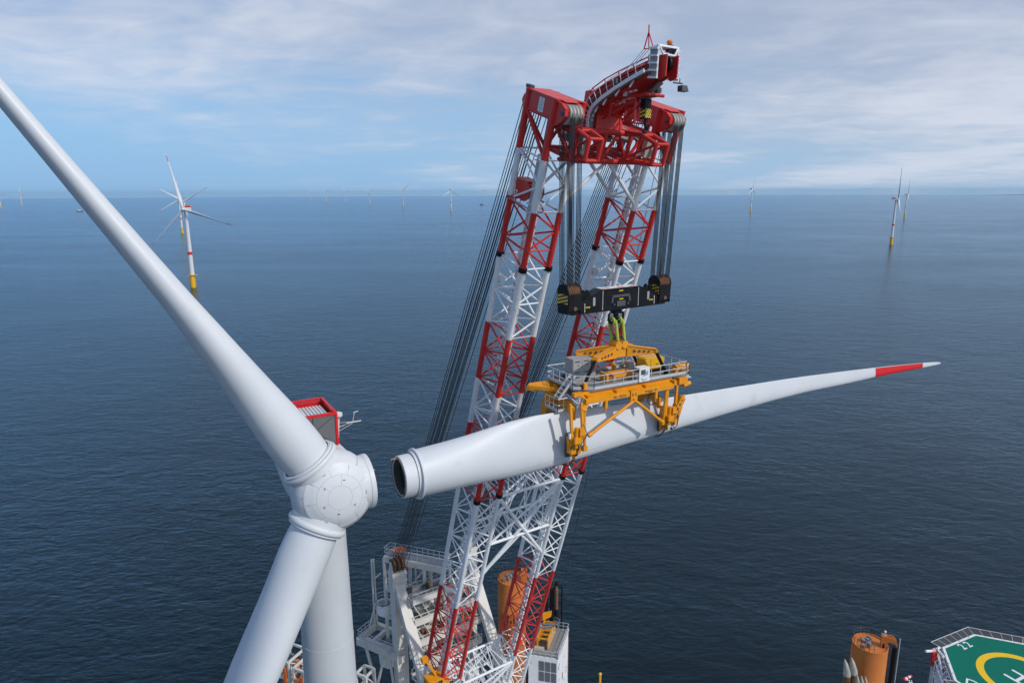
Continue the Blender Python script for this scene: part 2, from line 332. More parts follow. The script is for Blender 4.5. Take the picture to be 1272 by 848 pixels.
def blade_rings(o, axis, chord, thick, bend=1.0, n=40, r0=0.5, dense=2):
    """axis along the span, chord towards the trailing edge; every ring a rounded root blending to an aerofoil"""
    o, axis, chord, thick = V(o), V(axis), V(chord), V(thick); rings = []; Ls = []
    L = r0
    while L < 72.1: Ls.append(L); L += 0.8 if L < 20 else 1.6
    Ls.append(72.1)
    for L in Ls:
        c, hc, ht = interp(SECT, L, 1) * bend, interp(SECT, L, 2), interp(SECT, L, 3); kk = max(0.0, min(0.80, (L - 3.0) / 14))
        ring = []
        for i in range(n):
            p = 2 * math.pi * i / n; ca, sa = math.cos(p), math.sin(p)
            ring.append(o + axis * L + chord * (c + hc * ca) + thick * (ht * sa * (1 - 0.5 * kk * (1 + ca))))
        rings.append(ring)
    return rings, Ls

# ---------------------------------------------------------------- the turbine under assembly
AL = R_(29.0)
B_ = V((math.cos(AL), math.sin(AL), 0)); NH = V((math.sin(AL), -math.cos(AL), 0))
NOSE = (NH * math.cos(R_(6)) + UP * math.sin(R_(6))).normalized(); WU = NOSE.cross(B_) * -1
if WU.z < 0: WU = -WU
HUB = V((-13.208, 46.539, -21.2))
ROT0 = R_(2.0)
def rdir(deg): a = R_(deg) + ROT0; return (B_ * math.cos(a) + WU * math.sin(a)).normalized()
TB = HUB - NH * 5.0; TB = V((TB.x, TB.y, -H))       # tower foot
near = empty('wind_turbine', TB, 'huge white wind turbine in the left foreground with one empty blade socket', 'wind turbine')
def np_(mb, name, mats, parent=near, ang=35): return mb.build(name, mats, parent, TB, ang)
# tower
top = V((TB.x, TB.y, -24.2))
mb = MB(); zt = [(-H, 3.1), (-105, 2.9), (-80, 2.65), (-60, 2.35), (-45, 2.2), (-30, 2.05), (-24.2, 1.95)]
mb.lathe((TB.x, TB.y, 0), UP, [(z, r) for z, r in zt], n=64)
tower = np_(mb, 'tower', 'tower')
mb = MB()
for z in (-36.5, -52.0, -70, -90): mb.torus((TB.x, TB.y, z), UP, interp(zt, z) + 0.004, 0.018, n=64, k=6)
np_(mb, 'weld_seam', 'tower', tower)
mb = MB(); mb.lathe((TB.x, TB.y, 0), UP, [(-H - 3, 3.5), (-H + 18, 3.5)], n=48, capb=True); np_(mb, 'transition_piece', 'tpyel')
# nacelle
mb = MB(); S = -NOSE
def nring(s, rw, rh, zo=0, n=40, p=0.55):
    r = []
    for i in range(n):
        a = 2 * math.pi * i / n; ca, sa = math.cos(a), math.sin(a)
        r.append(HUB - NH * s + B_ * (rw * math.copysign(abs(ca) ** p, ca)) + UP * (zo + rh * math.copysign(abs(sa) ** p, sa)))
    return r
mb.loft([nring(1.6, 2.25, 2.1, 0, p=1), nring(2.6, 2.5, 2.3, -.1, p=.9), nring(3.6, 2.55, 2.3, -.3, p=.7), nring(5.5, 2.5, 2.2, -.5), nring(10, 2.3, 2.0, -.4), nring(13.2, 2.1, 1.8, -.2), nring(13.6, 1.9, 1.6, -.2)])
mb.lathe((TB.x, TB.y, 0), UP, [(-24.4, 2.05), (-22.4, 2.2)], n=40)
nac = np_(mb, 'nacelle', 'hub', ang=50)
# hoist platform with its screens and red frame
def NP(s, e, h): return HUB - NH * s + B_ * e + UP * h
HP = empty('hoist_platform', None, parent=near)
s0, s1, e0, e1, h0, h1 = 4.2, 8.6, -1.95, 1.62, 1.75, 4.35
mb = MB(); mb.box(NP((s0 + s1) / 2, (e0 + e1) / 2, h0 + .05), NH * (s1 - s0) / 2, B_ * (e1 - e0) / 2, UP * .06); np_(mb, 'platform_floor', 'rail', HP)
mb = MB()
for k in range(2): mb.box(NP(s0, e0 + (e1 - e0) * (k + .5) / 2, (h0 + h1) / 2 - .05), NH * .03, B_ * ((e1 - e0) / 4 - .02), UP * ((h1 - h0) / 2 - .1))
np_(mb, 'screen_panel', 'mesh', HP)
mb = MB(); c = NP(s0 - .04, (e0 + e1) / 2, (h0 + h1) / 2)
for p, q in ((NP(s0 - .05, e0, h0 + .1), NP(s0 - .05, e1, h1 - .1)), (NP(s0 - .05, e1, h0 + .1), NP(s0 - .05, e0, h1 - .1))): mb.tube(p, q, .025, n=6)
mb.tube(NP(s0 - .05, (e0 + e1) / 2, h0), NP(s0 - .05, (e0 + e1) / 2, h1), .035, n=6); np_(mb, 'screen_brace', 'dark', HP)
mb = MB(); mb.torus(c, NH, .16, .035, n=20); np_(mb, 'screen_handle', 'rail', HP)
mb = MB(); mb.bar(NP(s0 - .04, e0 + .75, h0), NP(s0 - .04, e0 + .75, h1), .04, .03, B_); np_(mb, 'screen_post', 'rail', HP)
mb = MB()
for p, q in (((s0, e0, h1), (s0, e1, h1)), ((s0, e1, h1), (s1, e1, h1)), ((s1, e1, h1), (s1, e0, h1)), ((s1, e0, h1), (s0, e0, h1)), ((s0, e1, h0), (s0, e1, h1)), ((s1, e1, h0), (s1, e1, h1)), ((s1, e0, h0), (s1, e0, h1)), ((s0, e0, h0), (s0, e0, h1))):
    mb.bar(NP(*p), NP(*q), .10, .10, NH + B_ * .3)
np_(mb, 'red_frame', 'redw', HP)
mb = MB(); mb.box(NP((s0 + s1) / 2, e1 + .0, (h0 + h1) / 2 - .1), NH * ((s1 - s0) / 2 - .1), B_ * .025, UP * ((h1 - h0) / 2 - .1)); mb.box(NP(s1, (e0 + e1) / 2, (h0 + h1) / 2 + .35), NH * .025, B_ * (e1 - e0) / 2, UP * ((h1 - h0) / 2 - .55)); np_(mb, 'red_side_panel', 'redw', HP)
mb = MB()
for k in range(12):
    e = e0 + .25 + k * (e1 - e0 - .6) / 11
    mb.bar(NP(s0 + 1.6, e, h1 - .45), NP(s1 - .5, e, h1 - .45), .085, .07, B_)
mb.box(NP(6.9, -.3, h1 - 1.3), NH * 1.3, B_ * 1.5, UP * .75); np_(mb, 'cooler_top', 'hub', HP)
mb = MB(); mb.lathe(NP(s0 + .05, e1 - .15, h1 + .08), UP, [(0, .16), (.18, .16), (.26, .05)], n=14, capb=True); np_(mb, 'obstruction_lamp', 'redw', HP)
mm = empty('sensor_mast', None, parent=near)
mb = MB(); q0 = NP(6.0, 2.25, 3.3); mb.tube(NP(6.0, 2.1, 1.6), q0, .12, n=10); mb.lathe(q0, UP, [(0, .18), (.2, .36), (.42, .34), (.52, .15)], n=18, capb=True); np_(mb, 'sensor_dome', 'hub', mm)
mb = MB(); q1 = NP(5.6, 3.3, 2.9)
mb.tube(NP(6.0, 2.1, 2.5), q1, .045); mb.tube(NP(6.3, 2.1, 2.8), q1, .03); mb.tube(q1 - B_ * .5, q1 + B_ * .7, .05); mb.tube(q1, q1 + UP * .85 + B_ * .2, .03); mb.tube(q1 + UP * .8 + B_ * .1, q1 + UP * .85 + B_ * .5, .035); mb.tube(q1 - UP * .1, q1 - UP * .6 - B_ * 1.2, .02)
np_(mb, 'sensor_arm', 'rail', mm)
# hub
mb = MB(); prof = [(-2.6, 2.2), (-2.3, 2.5), (-1.4, 2.78), (-.4, 2.92), (.4, 2.92), (1.0, 2.80), (1.40, 2.58), (1.52, 2.46), (1.60, 2.42), (1.66, 2.36), (1.70, 2.27), (1.95, 1.95), (2.12, 1.6), (2.26, .9), (2.30, .4), (2.31, 0.02)]
mb.lathe(HUB, NOSE, prof, n=96, capb=True)
for a in (0, 119.7, 238.8):
    d = rdir(a); mb.lathe(HUB, d, [(1.2, 1.98), (2.55, 1.98)], n=64)
hub = np_(mb, 'hub', 'hub', ang=40)
mb = MB(); x_, y_, _a = frame(NOSE)
nose_tab = [(0, 2.312), (.9, 2.262), (1.6, 2.122), (2.0, 1.952), (2.30, 1.762)]
for r in (.86, 1.62): 
    for k in range(48 if r < 1 else 72):
        nn = 48 if r < 1 else 72; a0 = 2 * math.pi * k / nn; a1 = a0 + 2 * math.pi / nn * .55
        mb.tube(HUB + NOSE * (interp(nose_tab, r)) + (x_ * math.cos(a0) + y_ * math.sin(a0)) * r, HUB + NOSE * interp(nose_tab, r) + (x_ * math.cos(a1) + y_ * math.sin(a1)) * r, .015, n=4)
for ra, rb, ks, off in ((.86, 1.62, 6, .35), (1.62, 2.28, 9, .1)):
    for k in range(ks):
        a = off + 2 * math.pi * k / ks; d = x_ * math.cos(a) + y_ * math.sin(a)
        mb.tube(HUB + d * ra + NOSE * interp(nose_tab, ra), HUB + d * rb + NOSE * interp(nose_tab, rb), .012, n=4)
for k in range(6):
    a = .9 + 2 * math.pi * k / 6; d = x_ * math.cos(a) + y_ * math.sin(a)
    mb.path([HUB + d * 2.39 + NOSE * 1.70, HUB + d * 2.63 + NOSE * 1.45, HUB + d * 2.81 + NOSE * 1.0, HUB + d * 2.925 + NOSE * .4], .012, n=4)
np_(mb, 'panel_seam', 'seam', hub)
mb = MB()
for r, a, m_ in ((1.25, .4, 0), (1.25, 2.5, 0), (1.25, 4.4, 0), (1.95, 1.0, 0), (1.95, 3.1, 0), (1.95, 5.2, 0), (1.3, 5.6, 0), (1.2, 1.4, 0)):
    for da in (-.035, .035):
        d = x_ * math.cos(a + da) + y_ * math.sin(a + da); p = HUB + d * r + NOSE * interp(nose_tab, r); mb.tube(p, p + NOSE * .03, .035, n=8)
np_(mb, 'lifting_point', 'bolt', hub)
for a, nm in ((119.7, 'A'), (238.8, 'B'), (0, 'C')):
    d = rdir(a)
    mb = MB(); mb.lathe(HUB, d, [(2.45, 1.98), (2.5, 2.10), (2.58, 2.14), (2.74, 2.14), (2.82, 2.10), (2.84, 1.95)] if nm != 'C' else [(2.3, 1.98), (2.40, 1.98), (2.42, 2.02), (2.76, 2.02), (2.78, 1.95), (2.78, 1.72), (1.6, 1.70)], n=72)
    col_ = np_(mb, 'blade_socket', 'hub')
    if nm == 'C':
        tag(col_, 'empty open blade socket facing the hanging blade')
        mb = MB(); mb.lathe(HUB, d, [(1.75, 1.70), (1.74, .05)], n=48); np_(mb, 'socket_interior', 'inside', col_)
        mb = MB()
        for k in range(40):
            an = 2 * math.pi * k / 40; xx, yy, _ = frame(d); p = HUB + d * 2.76 + (xx * math.cos(an) + yy * math.sin(an)) * 1.84; mb.tube(p, p + d * .03, .03, n=6)
        np_(mb, 'stud_ring', 'steel', col_)
        mb = MB(); p = HUB + d * 2.9 - NOSE * 1.75; mb.tube(p, p + d * .9 + UP * .12, .025, n=6); np_(mb, 'guide_pin', 'rail', col_)
    else:
        mb = MB(); side = d.cross(NOSE).normalized()
        if side.x > 0: side = -side
        pa_ = R_(9 if nm == 'A' else 20); chd = (-NOSE * math.cos(pa_) + side * math.sin(pa_)).normalized(); thick = d.cross(chd).normalized()
        rings, Ls = blade_rings(HUB + d * 2.4, d, chd, thick, bend=0.25, r0=.5)
        n_ = len(rings[0]); mb.loft(rings, mfun=lambda k, i: 1 if 58.3 < Ls[k] < 68 else 0, capa=False)
        bl = np_(mb, 'blade', ['blade', 'redw'], ang=60)
        mb = MB(); mb.lathe(HUB, d, [(2.86, 1.93), (2.86, 1.99), (3.02, 1.99), (3.04, 1.80)], n=72); np_(mb, 'root_collar', 'hub', bl)
        mb = MB()
        for L in range(8, 70, 1):
            if nm == 'A' or L < 40:
                ht = interp(SECT, L, 3); kk = max(0.0, min(0.80, (L - 3.0) / 14))
                p = HUB + d * (2.4 + L) + chd * (interp(SECT, L, 1) * .25 + interp(SECT, L, 2) * .9)
                for k in range(3): mb.box(p + d * (k * .33), d * .07, chd * .06, thick * .02)
        np_(mb, 'vortex_strip', 'blade', bl)

# ---------------------------------------------------------------- the blade hanging in the yoke
BR = HUB + B_ * 5.15
hb = empty('rotor_blade', BR, 'long white rotor blade hanging level in the yellow yoke with red band near the tip', 'rotor blade')
mb = MB(); rings, Ls = blade_rings(BR, B_, UP, NH, n=56, r0=1.0)
n_ = 56
def bm_(k, i):
    return 1 if 58.2 < Ls[k] < 67.2 and 3 < i < n_ - 3 and not (n_ / 2 - 2 <= i < n_ / 2 + 1) else 0
mb.loft(rings, mfun=bm_, capa=False); hbm = mb.build('blade_shell', ['blade', 'redw'], hb, BR, 60)
CZ = UP * -.18
mb = MB(); mb.lathe(BR + CZ, B_, [(0, 1.38), (0, 1.60), (.03, 1.64), (1.25, 1.66)], n=72); mb.build('root_cylinder', 'hub', hb, BR)
mb = MB(); mb.lathe(BR + CZ, B_, [(1.24, 1.66), (1.24, 1.97), (1.27, 2.0), (1.40, 2.0), (1.43, 1.96), (1.44, 1.7)], n=72); mb.build('root_collar', 'hub', hb, BR)
mb = MB(); mb.lathe(BR + CZ, B_, [(0.01, 1.40), (3.0, 1.38), (3.0, .02)], n=56); mb.build('root_interior', 'inside', hb, BR)
xx, yy, _ = frame(B_); mb = MB()
for k in range(72):
    an = 2 * math.pi * k / 72; p = BR + CZ + (xx * math.cos(an) + yy * math.sin(an)) * 1.50; mb.tube(p, p - B_ * .10, .032, n=6)
mb.build('stud_ring', 'bolt', hb, BR)
mb = MB()
for k in range(72):
    an = 2 * math.pi * k / 72; p = BR + CZ + (xx * math.cos(an) + yy * math.sin(an)) * 1.36; mb.tube(p + B_ * .05, p + B_ * .5, .03, n=5)
mb.build('inner_bolt_row', 'steel', hb, BR)
mb = MB(); p = BR + CZ + UP * 1.45 - NH * .3; mb.tube(p, p - B_ * .5 - UP * .04, .03, n=6); mb.build('guide_pin', 'yellow', hb, BR)
mb = MB(); pts = []
for L in [3.2 + .5 * k for k in range(46)]:
    c, hc, ht = interp(SECT, L, 1), interp(SECT, L, 2), interp(SECT, L, 3); kk = max(0.0, min(0.80, (L - 3.0) / 14)); ph = R_(128)
    pts.append(BR + B_ * L + UP * (c + hc * math.cos(ph)) + NH * (ht * math.sin(ph) * (1 - .5 * kk * (1 + math.cos(ph))) + .002))
mb.path(pts, .016, n=5); mb.build('mould_seam', 'seam', hb, BR)

# ---------------------------------------------------------------- far turbines
def make_turbine():
    r = bpy.data.objects.new('wind_turbine', None); col.objects.link(r)
    def P(mb, name, mats, par=r, ang=40): return mb.build(name, mats, par, (0, 0, 0), ang)
    mb = MB(); mb.lathe((0, 0, 0), UP, [(-3, 3.4), (17, 3.4), (17.4, 3.3)], n=24, capb=True); tp = P(mb, 'transition_piece', 'tpyel')
    mb = MB(); mb.lathe((0, 0, 0), UP, [(16.6, 3.2), (16.6, 5.2), (16.9, 5.2), (16.9, 3.2)], n=24); mb.box((4.5, 0, 16.8), (2.5, 0, 0), (0, 1.6, 0), (0, 0, .2)); railing(mb, [V((5.1 * math.cos(a), 5.1 * math.sin(a), 16.9)) for a in [k * math.pi / 4 for k in range(8)]], 1.2, 4, .08, closed=True); P(mb, 'work_platform', 'tpyel')
    mb = MB(); mb.tube((3.6, -.8, 1), (3.6, -.8, 16.6), .2); mb.tube((3.6, .8, 1), (3.6, .8, 16.6), .2); P(mb, 'boat_landing', 'tpyel', tp)
    mb = MB(); prof = [(17.4, 3.05), (44, 2.75)]; mb.lathe((0, 0, 0), UP, prof, n=28); mb.lathe((0, 0, 0), UP, [(44, 2.75), (48, 2.70)], n=28, m=1); mb.lathe((0, 0, 0), UP, [(48, 2.70), (102, 1.95)], n=28, capb=True); P(mb, 'tower', ['hub', 'redw'])
    mb = MB(); mb.loft([[V((x * 2.2, y, 104 + z * 2.2)) for x, z in ((-1, -1), (1, -1), (1, .75), (.75, 1), (-.75, 1), (-1, .75))] for y in (-2.6, 9.5)]); P(mb, 'nacelle', 'hub')
    mb = MB(); mb.box((0, 5.5, 107.2), (2.0, 0, 0), (0, 3.6, 0), (0, 0, 1.1)); P(mb, 'hoist_platform', 'redw')
    mb = MB(); mb.lathe((0, -5, 104), (0, -1, 0), [(-2.5, 2.3), (-1, 2.6), (.8, 2.5), (2, 1.7), (2.5, .6), (2.6, .02)], n=24); P(mb, 'hub', 'hub')
    mb = MB(); rings, Ls = blade_rings((0, 0, 2.0), UP, (.82, .57, 0), (-.57, .82, 0), bend=.2, n=16); mb.loft(rings, mfun=lambda k, i: 1 if 60 < Ls[k] < 68 else 0, capa=False)
    me = None
    for k in range(3):
        if me is None: b = P(mb, 'blade', ['blade', 'redw'], ang=60); me = b
        else: b = me.copy(); col.objects.link(b); b.parent = r
        b.location = (0, -5, 104); b.rotation_euler = (0, R_(120 * k), 0)
    return r
proto = make_turbine(); used = [False]
def turbine(x, y, yaw, rot, label, group='far wind turbines'):
    if not used[0]: r = proto; used[0] = True
    else:
        r = proto.copy(); col.objects.link(r)
        for ch in proto.children:
            c = ch.copy(); col.objects.link(c); c.parent = r
            for g in ch.children: d = g.copy(); col.objects.link(d); d.parent = c
    r.location = (x, y, sea_drop(math.hypot(x, y))); r.rotation_euler = (0, 0, R_(yaw))
    k = 0
    for ch in r.children:
        if ch.name.startswith('blade'): ch.rotation_euler = (0, R_(rot + 120 * k), 0); k += 1
    if math.hypot(x, y) > 4500: r.scale = (1.3, 1.3, 1.3)
    tag(r, label, 'wind turbine', group)
# yaw 0: nose towards the camera (-y); positive turns the nose to the right
turbine(-431, 919, -9, -13, 'largest of the far turbines, its three blades crossing the horizon beside the big foreground blade')
turbine(-853, 1816, 12, -60, 'second turbine in the line behind the largest far turbine, yellow foot beside its tower')
turbine(-1042, 2185, 15, 0, 'smallest turbine at the back of the overlapping line at left')
turbine(-4799, 6542, 25, 0, 'tiny turbine cut by the left edge of the picture')
turbine(-5205, 7403, 20, 5, 'tiny turbine just right of the one at the left picture edge')
turbine(-3451, 12003, 15, 0, 'faint turbine at the left end of the row on the horizon')
turbine(-2567, 9661, -20, 62, 'second tiny turbine from the left in the row on the horizon')
turbine(-2088, 8772, 0, -22, 'third tiny turbine from the left in the row on the horizon')
turbine(-1468, 7211, 10, 55, 'fourth turbine from the left in the row on the horizon')
turbine(-952, 6116, -20, 50, 'fifth turbine in the horizon row, next left of the faintest one')
turbine(-2000, 15500, 20, 50, 'faintest turbine, between the fifth and the tallest of the horizon row')
turbine(-410, 4719, 35, 0, 'tallest turbine of the horizon row, yellow foot nearest the crane')
turbine(-491, 12157, -30, 50, 'pale turbine at the right end of the row beside the crane ropes')
turbine(1499, 4355, 55, 12, 'lone small turbine on the horizon right of the crane')
turbine(891, 1614, 68, 4, 'nearer of the two right hand turbines, red band low on its tower')
turbine(1830, 3228, 62, 6, 'smaller turbine right behind the nearer right hand one')
for (px, py, x, y, lab, nm, sc_) in ((100, 263, -3051, 4913, 'small white ship on the sea left of the foreground blade', 'ship', 1.0), (599, 255, -288, 6732, 'tiny dark boat far off left of the crane ropes', 'boat', .8)):
    z = sea_drop(math.hypot(x, y)); e = bpy.data.objects.new(nm, None); col.objects.link(e); e.location = (x, y, z); tag(e, lab, nm)
    L = 24 * sc_
    mb = MB(); mb.prism([V((-L, -4, 5)), V((L * .7, -4, 5)), V((L, 0, 5.6)), V((L * .7, 4, 5)), V((-L, 4, 5))], (0, 0, -6)); mb.build('hull', 'dark', e)
    mb = MB(); mb.box((-L * .2, 0, 9), (L * .4, 0, 0), (0, 3.2, 0), (0, 0, 4)); mb.box((-L * .05, 0, 14.5), (L * .2, 0, 0), (0, 3, 0), (0, 0, 1.6)); mb.build('deckhouse', 'hub' if nm == 'ship' else 'dark', e)
    mb = MB(); mb.tube((-L * .1, 0, 16), (-L * .1, 0, 24), .4); mb.build('mast', 'dark', e)

# ---------------------------------------------------------------- the crane
TH, PH = R_(34.04), R_(71.51)
CU_ = V((math.cos(TH), math.sin(TH), 0)); CF_ = V((math.sin(TH), -math.cos(TH), 0))     # across the boom, forward
BD = (CF_ * math.cos(PH) + UP * math.sin(PH)); BMV = (CF_ * math.sin(PH) - UP * math.cos(PH))   # up the boom, out of its front face
A0 = V((2.69, 57.3, 2.48)); BW, bw, bh = 11.46, 2.78, 3.79
def bp_(u, m, s): return A0 + CU_ * u + BMV * m - BD * s                   # boom coordinates: across, out of the front face, down from the head
CB = bp_(BW / 2 + 1.4, -2, 86); CB = V((CB.x, CB.y, -95))
crane = empty('jack_up_crane', CB, 'tall red and white twin lattice boom crane standing behind the hanging blade', 'crane')
def cp(mb, name, mats, par=None, ang=35): return mb.build(name, mats, par or crane, CB, ang)
def section(u0, s0, s1, c, bays, w=bw, h=bh, chr_=.27, brr=.105, ladder=True, flange=True):
    e = empty('boom_section', None, parent=crane)
    for i in (0, 1):
        for j in (0, 1):
            mb = MB(); mb.tube(bp_(u0 + w * i, -h * j, s0), bp_(u0 + w * i, -h * j, s1), chr_, n=12); cp(mb, 'chord', c, e)
    mb = MB(); n = bays; ds = (s1 - s0) / n
    for k in range(n):
        a, b = s0 + k * ds, s0 + (k + 1) * ds
        if k % 2: pass
        i0, i1 = (0, 1) if k % 2 == 0 else (1, 0)
        for m in (0, -h): mb.tube(bp_(u0 + w * i0, m, a), bp_(u0 + w * i1, m, b), brr, n=7, cap=False)
        for u in (u0, u0 + w): mb.tube(bp_(u, -h * i1, a), bp_(u, -h * i0, b), brr, n=7, cap=False)
        if k % 2 == 0 or k == n - 1:
            q = a if k % 2 == 0 else b
            for m in (0, -h): mb.tube(bp_(u0, m, q), bp_(u0 + w, m, q), brr * .85, n=7, cap=False)
            for u in (u0, u0 + w): mb.tube(bp_(u, 0, q), bp_(u, -h, q), brr * .85, n=7, cap=False)
        if k % 3 == 1: mb.tube(bp_(u0, 0, a), bp_(u0 + w, -h, a), brr * .7, n=6, cap=False)
    cp(mb, 'bracing', c, e)
    if ladder:
        mb = MB(); um = u0 + w * .30; mm = -h * .28
        for du in (-.36, .36): mb.bar(bp_(um + du, mm, s0), bp_(um + du, mm, s1), .035, .10, CU_)
        s = s0 + .2
        while s < s1: mb.bar(bp_(um - .36, mm, s), bp_(um + .36, mm, s), .10, .035, BMV); s += .34
        s = s0 + .5
        while s < s1:
            mb.bar(bp_(um - .42, mm - .5, s), bp_(um + .62, mm - .5, s), .34, .04, BMV); s += 1.25
        cp(mb, 'ladder', 'white', e)
        mb = MB(); mb.bar(bp_(um, mm - .75, s0), bp_(um, mm - .75, s1), .22, .02, CU_); cp(mb, 'ladder_backing', 'rail', e)
    if flange:
        for i in (0, 1):
            for j in (0, 1): mb = MB(); mb.tube(bp_(u0 + w * i, -h * j, s1 - .18), bp_(u0 + w * i, -h * j, s1 + .22), chr_ * 1.45, n=12); cp(mb, 'connector', 'black', e)
    return e
SECTS = [(0, 4.45, 'white', 2, False), (4.45, 9.69, 'red', 3, True), (9.69, 16.66, 'white', 4, False), (16.66, 23.03, 'red', 4, False), (23.03, 28.5, 'white', 3, False),
         (28.5, 36.3, 'red', 4, True), (36.3, 52.4, 'white', 8, False), (52.4, 67.3, 'red', 7, False), (67.3, 84, 'white', 8, False)]
for u0 in (0, BW):
    for (a, b, c, n, fl) in SECTS:
        big = a > 36
        section(u0, a, b, c, n, chr_=.25 if big else .27, brr=.078 if big else .092, flange=fl)
# portal frames between the two booms
def portal(sa, sb, sc, name='portal_frame'):
    for m in (0, -bh):
        mb = MB(); l, r = bw, BW; mid = (l + r) / 2
        for s in (sa, sb): mb.tube(bp_(l, m, s), bp_(r, m, s), .17, n=8)
        mb.tube(bp_(l, m, sa), bp_(r, m, sc), .20, n=8); mb.tube(bp_(r, m, sa), bp_(l, m, sc), .20, n=8)
        mb.tube(bp_(l, m, sb), bp_(r, m, sa), .13, n=8); mb.tube(bp_(l, m, sc), bp_(mid, m, sb), .13, n=8); mb.tube(bp_(r, m, sc), bp_(mid, m, sb), .13, n=8)
        k = 7
        for i in range(k):
            u1, u2 = l + (r - l) * i / k, l + (r - l) * (i + 1) / k; mb.tube(bp_(u1, m, sa if i % 2 else sb), bp_(u2, m, sb if i % 2 else sa), .075, n=6)
        cp(mb, name, 'white')
    for s in (sa, sb):
        mb = MB()
        for i in range(9):
            u = bw + (BW - bw) * i / 8; mb.tube(bp_(u, 0, s), bp_(u, -bh, s), .07, n=6)
            if i < 8: u2 = bw + (BW - bw) * (i + 1) / 8; mb.tube(bp_(u, 0 if i % 2 else -bh, s), bp_(u2, -bh if i % 2 else 0, s), .07, n=6)
        cp(mb, name + '_lacing', 'white')
portal(36.6, 43.6, 48.3)
portal(68.5, 73.0, 78.0)
# head: two towers, crossbeam truss between
ST = -4.75
for u0 in (0, BW):
    section(u0, -3.3, 0, 'red', 1, ladder=False, flange=False, brr=.15, chr_=.30)
    hd = empty('boom_head', None, parent=crane)
    for i in (0, 1):
        for j in (0, 1): mb = MB(); mb.tube(bp_(u0 + bw * i, -bh * j, -3.3), bp_(u0 + bw * i, -bh * j, ST), .28, n=12); cp(mb, 'head_post', 'red', hd)
    mb = MB()
    for i in (0, 1): mb.box(bp_(u0 + bw * i, -bh / 2, (-3.2 + ST) / 2), CU_ * .04, BMV * (bh / 2), BD * ((-3.2 - ST) / 2))
    cp(mb, 'side_plate', 'red', hd)
    mb = MB(); mb.box(bp_(u0 + bw / 2 - .35, -bh / 2 + .1, ST - .05), CU_ * (bw / 2 - .15), BMV * (bh / 2 + .3), BD * .06); mb.box(bp_(u0 + bw / 2, -bh, (-3.2 + ST) / 2), CU_ * bw / 2, BMV * .04, BD * ((-3.2 - ST) / 2)); mb.box(bp_(u0 + bw / 2, -bh / 2, -3.15), CU_ * (bw / 2), BMV * (bh / 2), BD * .04)
    cp(mb, 'roof_plate', 'red', hd)
    for du in (.05, 1.65):                              # cheek plates carrying the sheaves forward
        mb = MB(); prof = [(-.2, ST + .05), (.9, ST + .1), (1.5, ST + .4), (1.6, ST + .9), (1.25, ST + 1.4), (.5, ST + 1.85), (-.2, ST + 1.95)]
        mb.prism([bp_(u0 + du - .06, a, b) for a, b in prof], CU_ * .12); cp(mb, 'cheek_plate', 'red', hd)
        mb = MB()
        pr = [bp_(u0 + du, a, b) for a, b in prof]
        for a, b in zip(pr[:-1], pr[1:]): mb.bar(a, b, .18, .035, CU_)
        cp(mb, 'cheek_flange', 'red', hd)
    mb = MB(); c = bp_(u0 + .05, 1.10, ST + .85)
    for k in range(4):
        o = c + CU_ * (.20 + k * .34); mb.lathe(o, CU_, [(0, .25), (0, .74), (.04, .77), (.10, .70), (.20, .70), (.26, .77), (.30, .74), (.30, .25)], n=36)
    cp(mb, 'sheave_stack', 'sheave', hd)
    mb = MB(); mb.tube(c - CU_ * .1, c + CU_ * 1.75, .2, n=12); cp(mb, 'sheave_axle', 'dark', hd)
    mb = MB(); mb.prism([bp_(u0 + .25, .95, ST - .06), bp_(u0 + 1.5, .95, ST - .06), bp_(u0 + 1.7, .2, ST - .12), bp_(u0 + .1, .2, ST - .12)], -BD * .06); cp(mb, 'sheave_guard', 'red', hd)
    # rear sheave for the luffing ropes
    mb = MB()
    for du in (.1, bw - .1):
        mb.prism([bp_(u0 + du - .05, a, b) for a, b in ((-bh, ST + .15), (-bh - .7, ST + .5), (-bh - .9, ST + .95), (-bh - .6, ST + 1.55), (-bh, ST + 1.75))], CU_ * .1)
    cp(mb, 'rear_cheek', 'red', hd)
    mb = MB(); c2 = bp_(u0 + .15, -bh - .45, ST + .95); 
    for k in range(7): mb.lathe(c2 + CU_ * (.1 + k * .34), CU_, [(0, .2), (0, .58), (.1, .5), (.2, .5), (.28, .58), (.28, .2)], n=24)
    cp(mb, 'rear_sheave', 'dark', hd)
    mb = MB(); mb.box(bp_(u0 - .05, -1.75, (-3.2 + ST) / 2), CU_ * .02, BMV * .36, BD * .56); cp(mb, 'sign_board', 'mark', hd)
    mb = MB()
    for k in range(7): mb.box(bp_(u0 - .075, -1.75, (-3.2 + ST) / 2 - .45 + k * .15), CU_ * .012, BMV * (.15 + .05 * (k % 3)), BD * .03)
    cp(mb, 'sign_mark', 'steel', hd)
    mb = MB(); mb.box(bp_(u0 + .2, -bh - .25, ST - .2), CU_ * .2, BMV * .35, BD * .13); cp(mb, 'floodlight', 'dark', hd)
